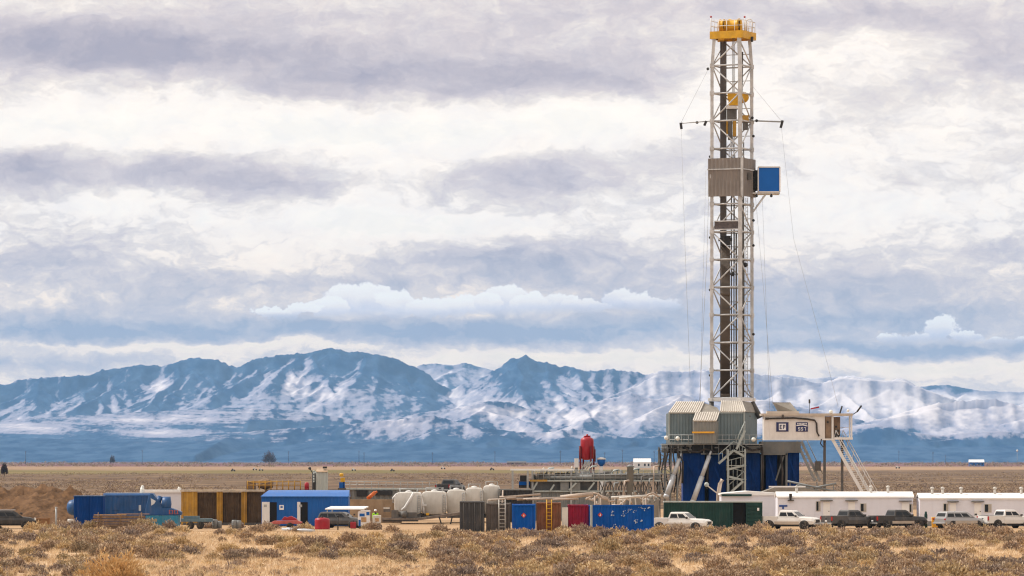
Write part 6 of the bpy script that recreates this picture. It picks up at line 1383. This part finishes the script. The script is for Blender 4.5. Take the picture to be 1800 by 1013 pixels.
for i, (a, b, c2, d) in enumerate(((1384, 846, 1485, 868), (1430, 858, 1470, 850), (1400, 852, 1440, 864))):
    m = MB(); A_ = (PX(a, 470), 470, PZ(b, 470)); B_ = (PX(c2, 470), 470, PZ(d, 470)); m.tube(A_, B_, .12); m.beam((A_[0] + .3, 470, .05), (A_[0] + .3, 470, A_[2]), .1); m.beam((B_[0] - .3, 470, .05), (B_[0] - .3, 470, B_[2]), .1)
    tag(m.build('pipe_run', M['grey'], None), ('long sloping grey pipe behind the white trailer roof', 'short grey pipe rising toward the right cabin post', 'grey pipe close behind the hipped shed')[i], 'pipe', 'grey pipes right of the rig')
# ================================================================== far plain
def far(px, py): Y = GY(py); return (PX(px, Y), Y, 0.0), Y / F
for i, (px, ptop, pb) in enumerate(((45, 793, 817.5), (250, 791, 817.2), (507, 793, 817.5), (631, 792, 817), (640, 795, 818), (870, 793, 818), (985, 792, 818), (1063, 795, 818), (1094, 790, 818), (1150, 792, 818), (1500, 793, 817), (1580, 792, 817), (1640, 794, 817), (760, 795, 817), (1662, 800, 817))):
    l, k = far(px, pb); m = MB(); h = (pb - ptop) * k; m.tube((0, 0, 0), (0, 0, h), .34, .24, 6); m.box(-1.7, 1.7, -.12, .12, h - 1.6, h - 1.25); m.box(-1.3, 1.3, -.12, .12, h - 3.2, h - 2.9)
    tag(m.build('utility_pole', M['hose'], None, 0, l), 'thin far utility pole standing on the plain before the mountains', 'utility pole', 'utility poles on the plain')
def tree(name, label, px, ptop, pb, w_, seed):
    l, k = far(px, pb); rg = np.random.default_rng(seed); H_ = (pb - ptop) * k; r = empty(name, label, 'tree', l); rad = w_ * k / 2
    m = MB(); m.tube((0, 0, -.1), (0, 0, H_ * .45), H_ * .04, H_ * .025, 8)
    for a in range(5): t = a * 1.257; m.tube((0, 0, H_ * .35), (rad * .6 * math.cos(t), rad * .6 * math.sin(t), H_ * .75), H_ * .02, H_ * .008, 6)
    m.build('trunk', M['wood'], r)
    v, tn = twigs(1500, rad, H_ * .75, H_ * .10, H_ * .016, rg, .3); v[:, 2] += H_ * .2
    tm = bpy.data.materials.get('winter twigs') or mat('winter twigs', (.085, .06, .07), .9, 0, .3, .3, 0)
    o = npmesh('crown', v, qf(1500), tm); o.parent = r
tree('bare_tree', 'round dark bare tree alone before the mountain foot', 473, 794, 817.5, 19, 1); tree('far_tree', 'small dark tree far left standing on the green field', 8, 814, 838, 10, 2); tree('distant_tree', 'tiny dark tree on the horizon left of the round tree', 197, 801, 816.5, 7, 3)
for i, (px, py, mt_, lb) in enumerate(((410, 829, 'mastd', 'dark brown implement'), (448, 827, 'white', 'white implement nearest the round bare tree'), (459, 828, 'white', 'white implement right of its twin'), (622, 828, 'whitec', 'bright white implement beyond the yellow pump'), (779, 825, 'whitec', 'bright white implement beyond the cement tanks'), (865, 827, 'mastd', 'dark implement beyond the right cement tank'), (690, 829, 'mastd', 'small dark implement beyond the grey tank'), (1578, 824, 'white', 'pale implement right of the cabin stair'))):
    l, k = far(px, py); r = empty('farm_implement', lb + ' standing out on the plain', 'farm implement', l, 0, 'farm implements on the plain'); u = 4.2 * k
    m = MB(); m.prism([(-u * .8, u * .35), (u * .8, u * .35), (u * .6, u * .8), (u * .1, u * .75), (-.1 * u, u * 1.25), (-u * .6, u * 1.1)], -u * .3, u * .3); m.build('frame', M[mt_], r)
    for s_ in (-.6, .6):
        m = MB(); m.lathe([(u * .05, -u * .08), (u * .34, -u * .08), (u * .34, u * .08), (u * .05, u * .08)], (s_ * u, -u * .38, u * .34), 'y', 12); m.build('wheel', M['tyre'], r)
# far truck beyond the tanks
l, k = far(792, 868)
r = vehicle('dark far truck with blue cab standing beyond the cement tanks', 792, 870, 70, 'carb', None, 'pickup', 1.6, 'truck', 0.0)
# farmhouses and far lamp
def house(px0, px1, ptop, pb, wall, roofm, label):
    l, k = far((px0 + px1) / 2, pb); w_ = (px1 - px0) * k; h = (pb - ptop) * k; r = empty('farm_building', label, 'farm building', l, 0, 'far farm buildings')
    m = MB(); m.box(-w_ / 2, w_ / 2, 0, w_ * .5, 0, h * .62); m.build('wall', M[wall], r)
    m = MB(); m.prism([(-.4, h * .60), (w_ * .25, h), (w_ * .5 + .4, h * .60)], -w_ / 2 - .3, w_ / 2 + .3, 'x'); m.build('roof', M[roofm], r)
    for t in (-.25, .1, .32):
        m = MB(); m.box(w_ * t, w_ * (t + .10), -.08, -.01, h * .2, h * .45); m.build('window', M['glass'], r)
house(1114, 1144, 806, 823, 'white', 'whitec', 'white farm building far behind the rig service tower'); house(1704, 1730, 808, 820, 'bldg', 'whitec', 'blue walled far building with white roof on the right plain'); house(891, 925, 811, 817, 'rust', 'mastd', 'long low brown far building beyond the mud tank canopy')
l, k = far(1788, 818); r = empty('far_lamp', 'tall far lamp post with white head near the right edge', 'lamp post', l); m = MB(); m.tube((0, 0, 0), (0, 0, 25 * k), .3, .2, 6); m.build('pole', M['rail'], r); m = MB(); m.ball((0, 0, 25.5 * k), 1.6); m.build('lamp_head', M['lampw'], r)
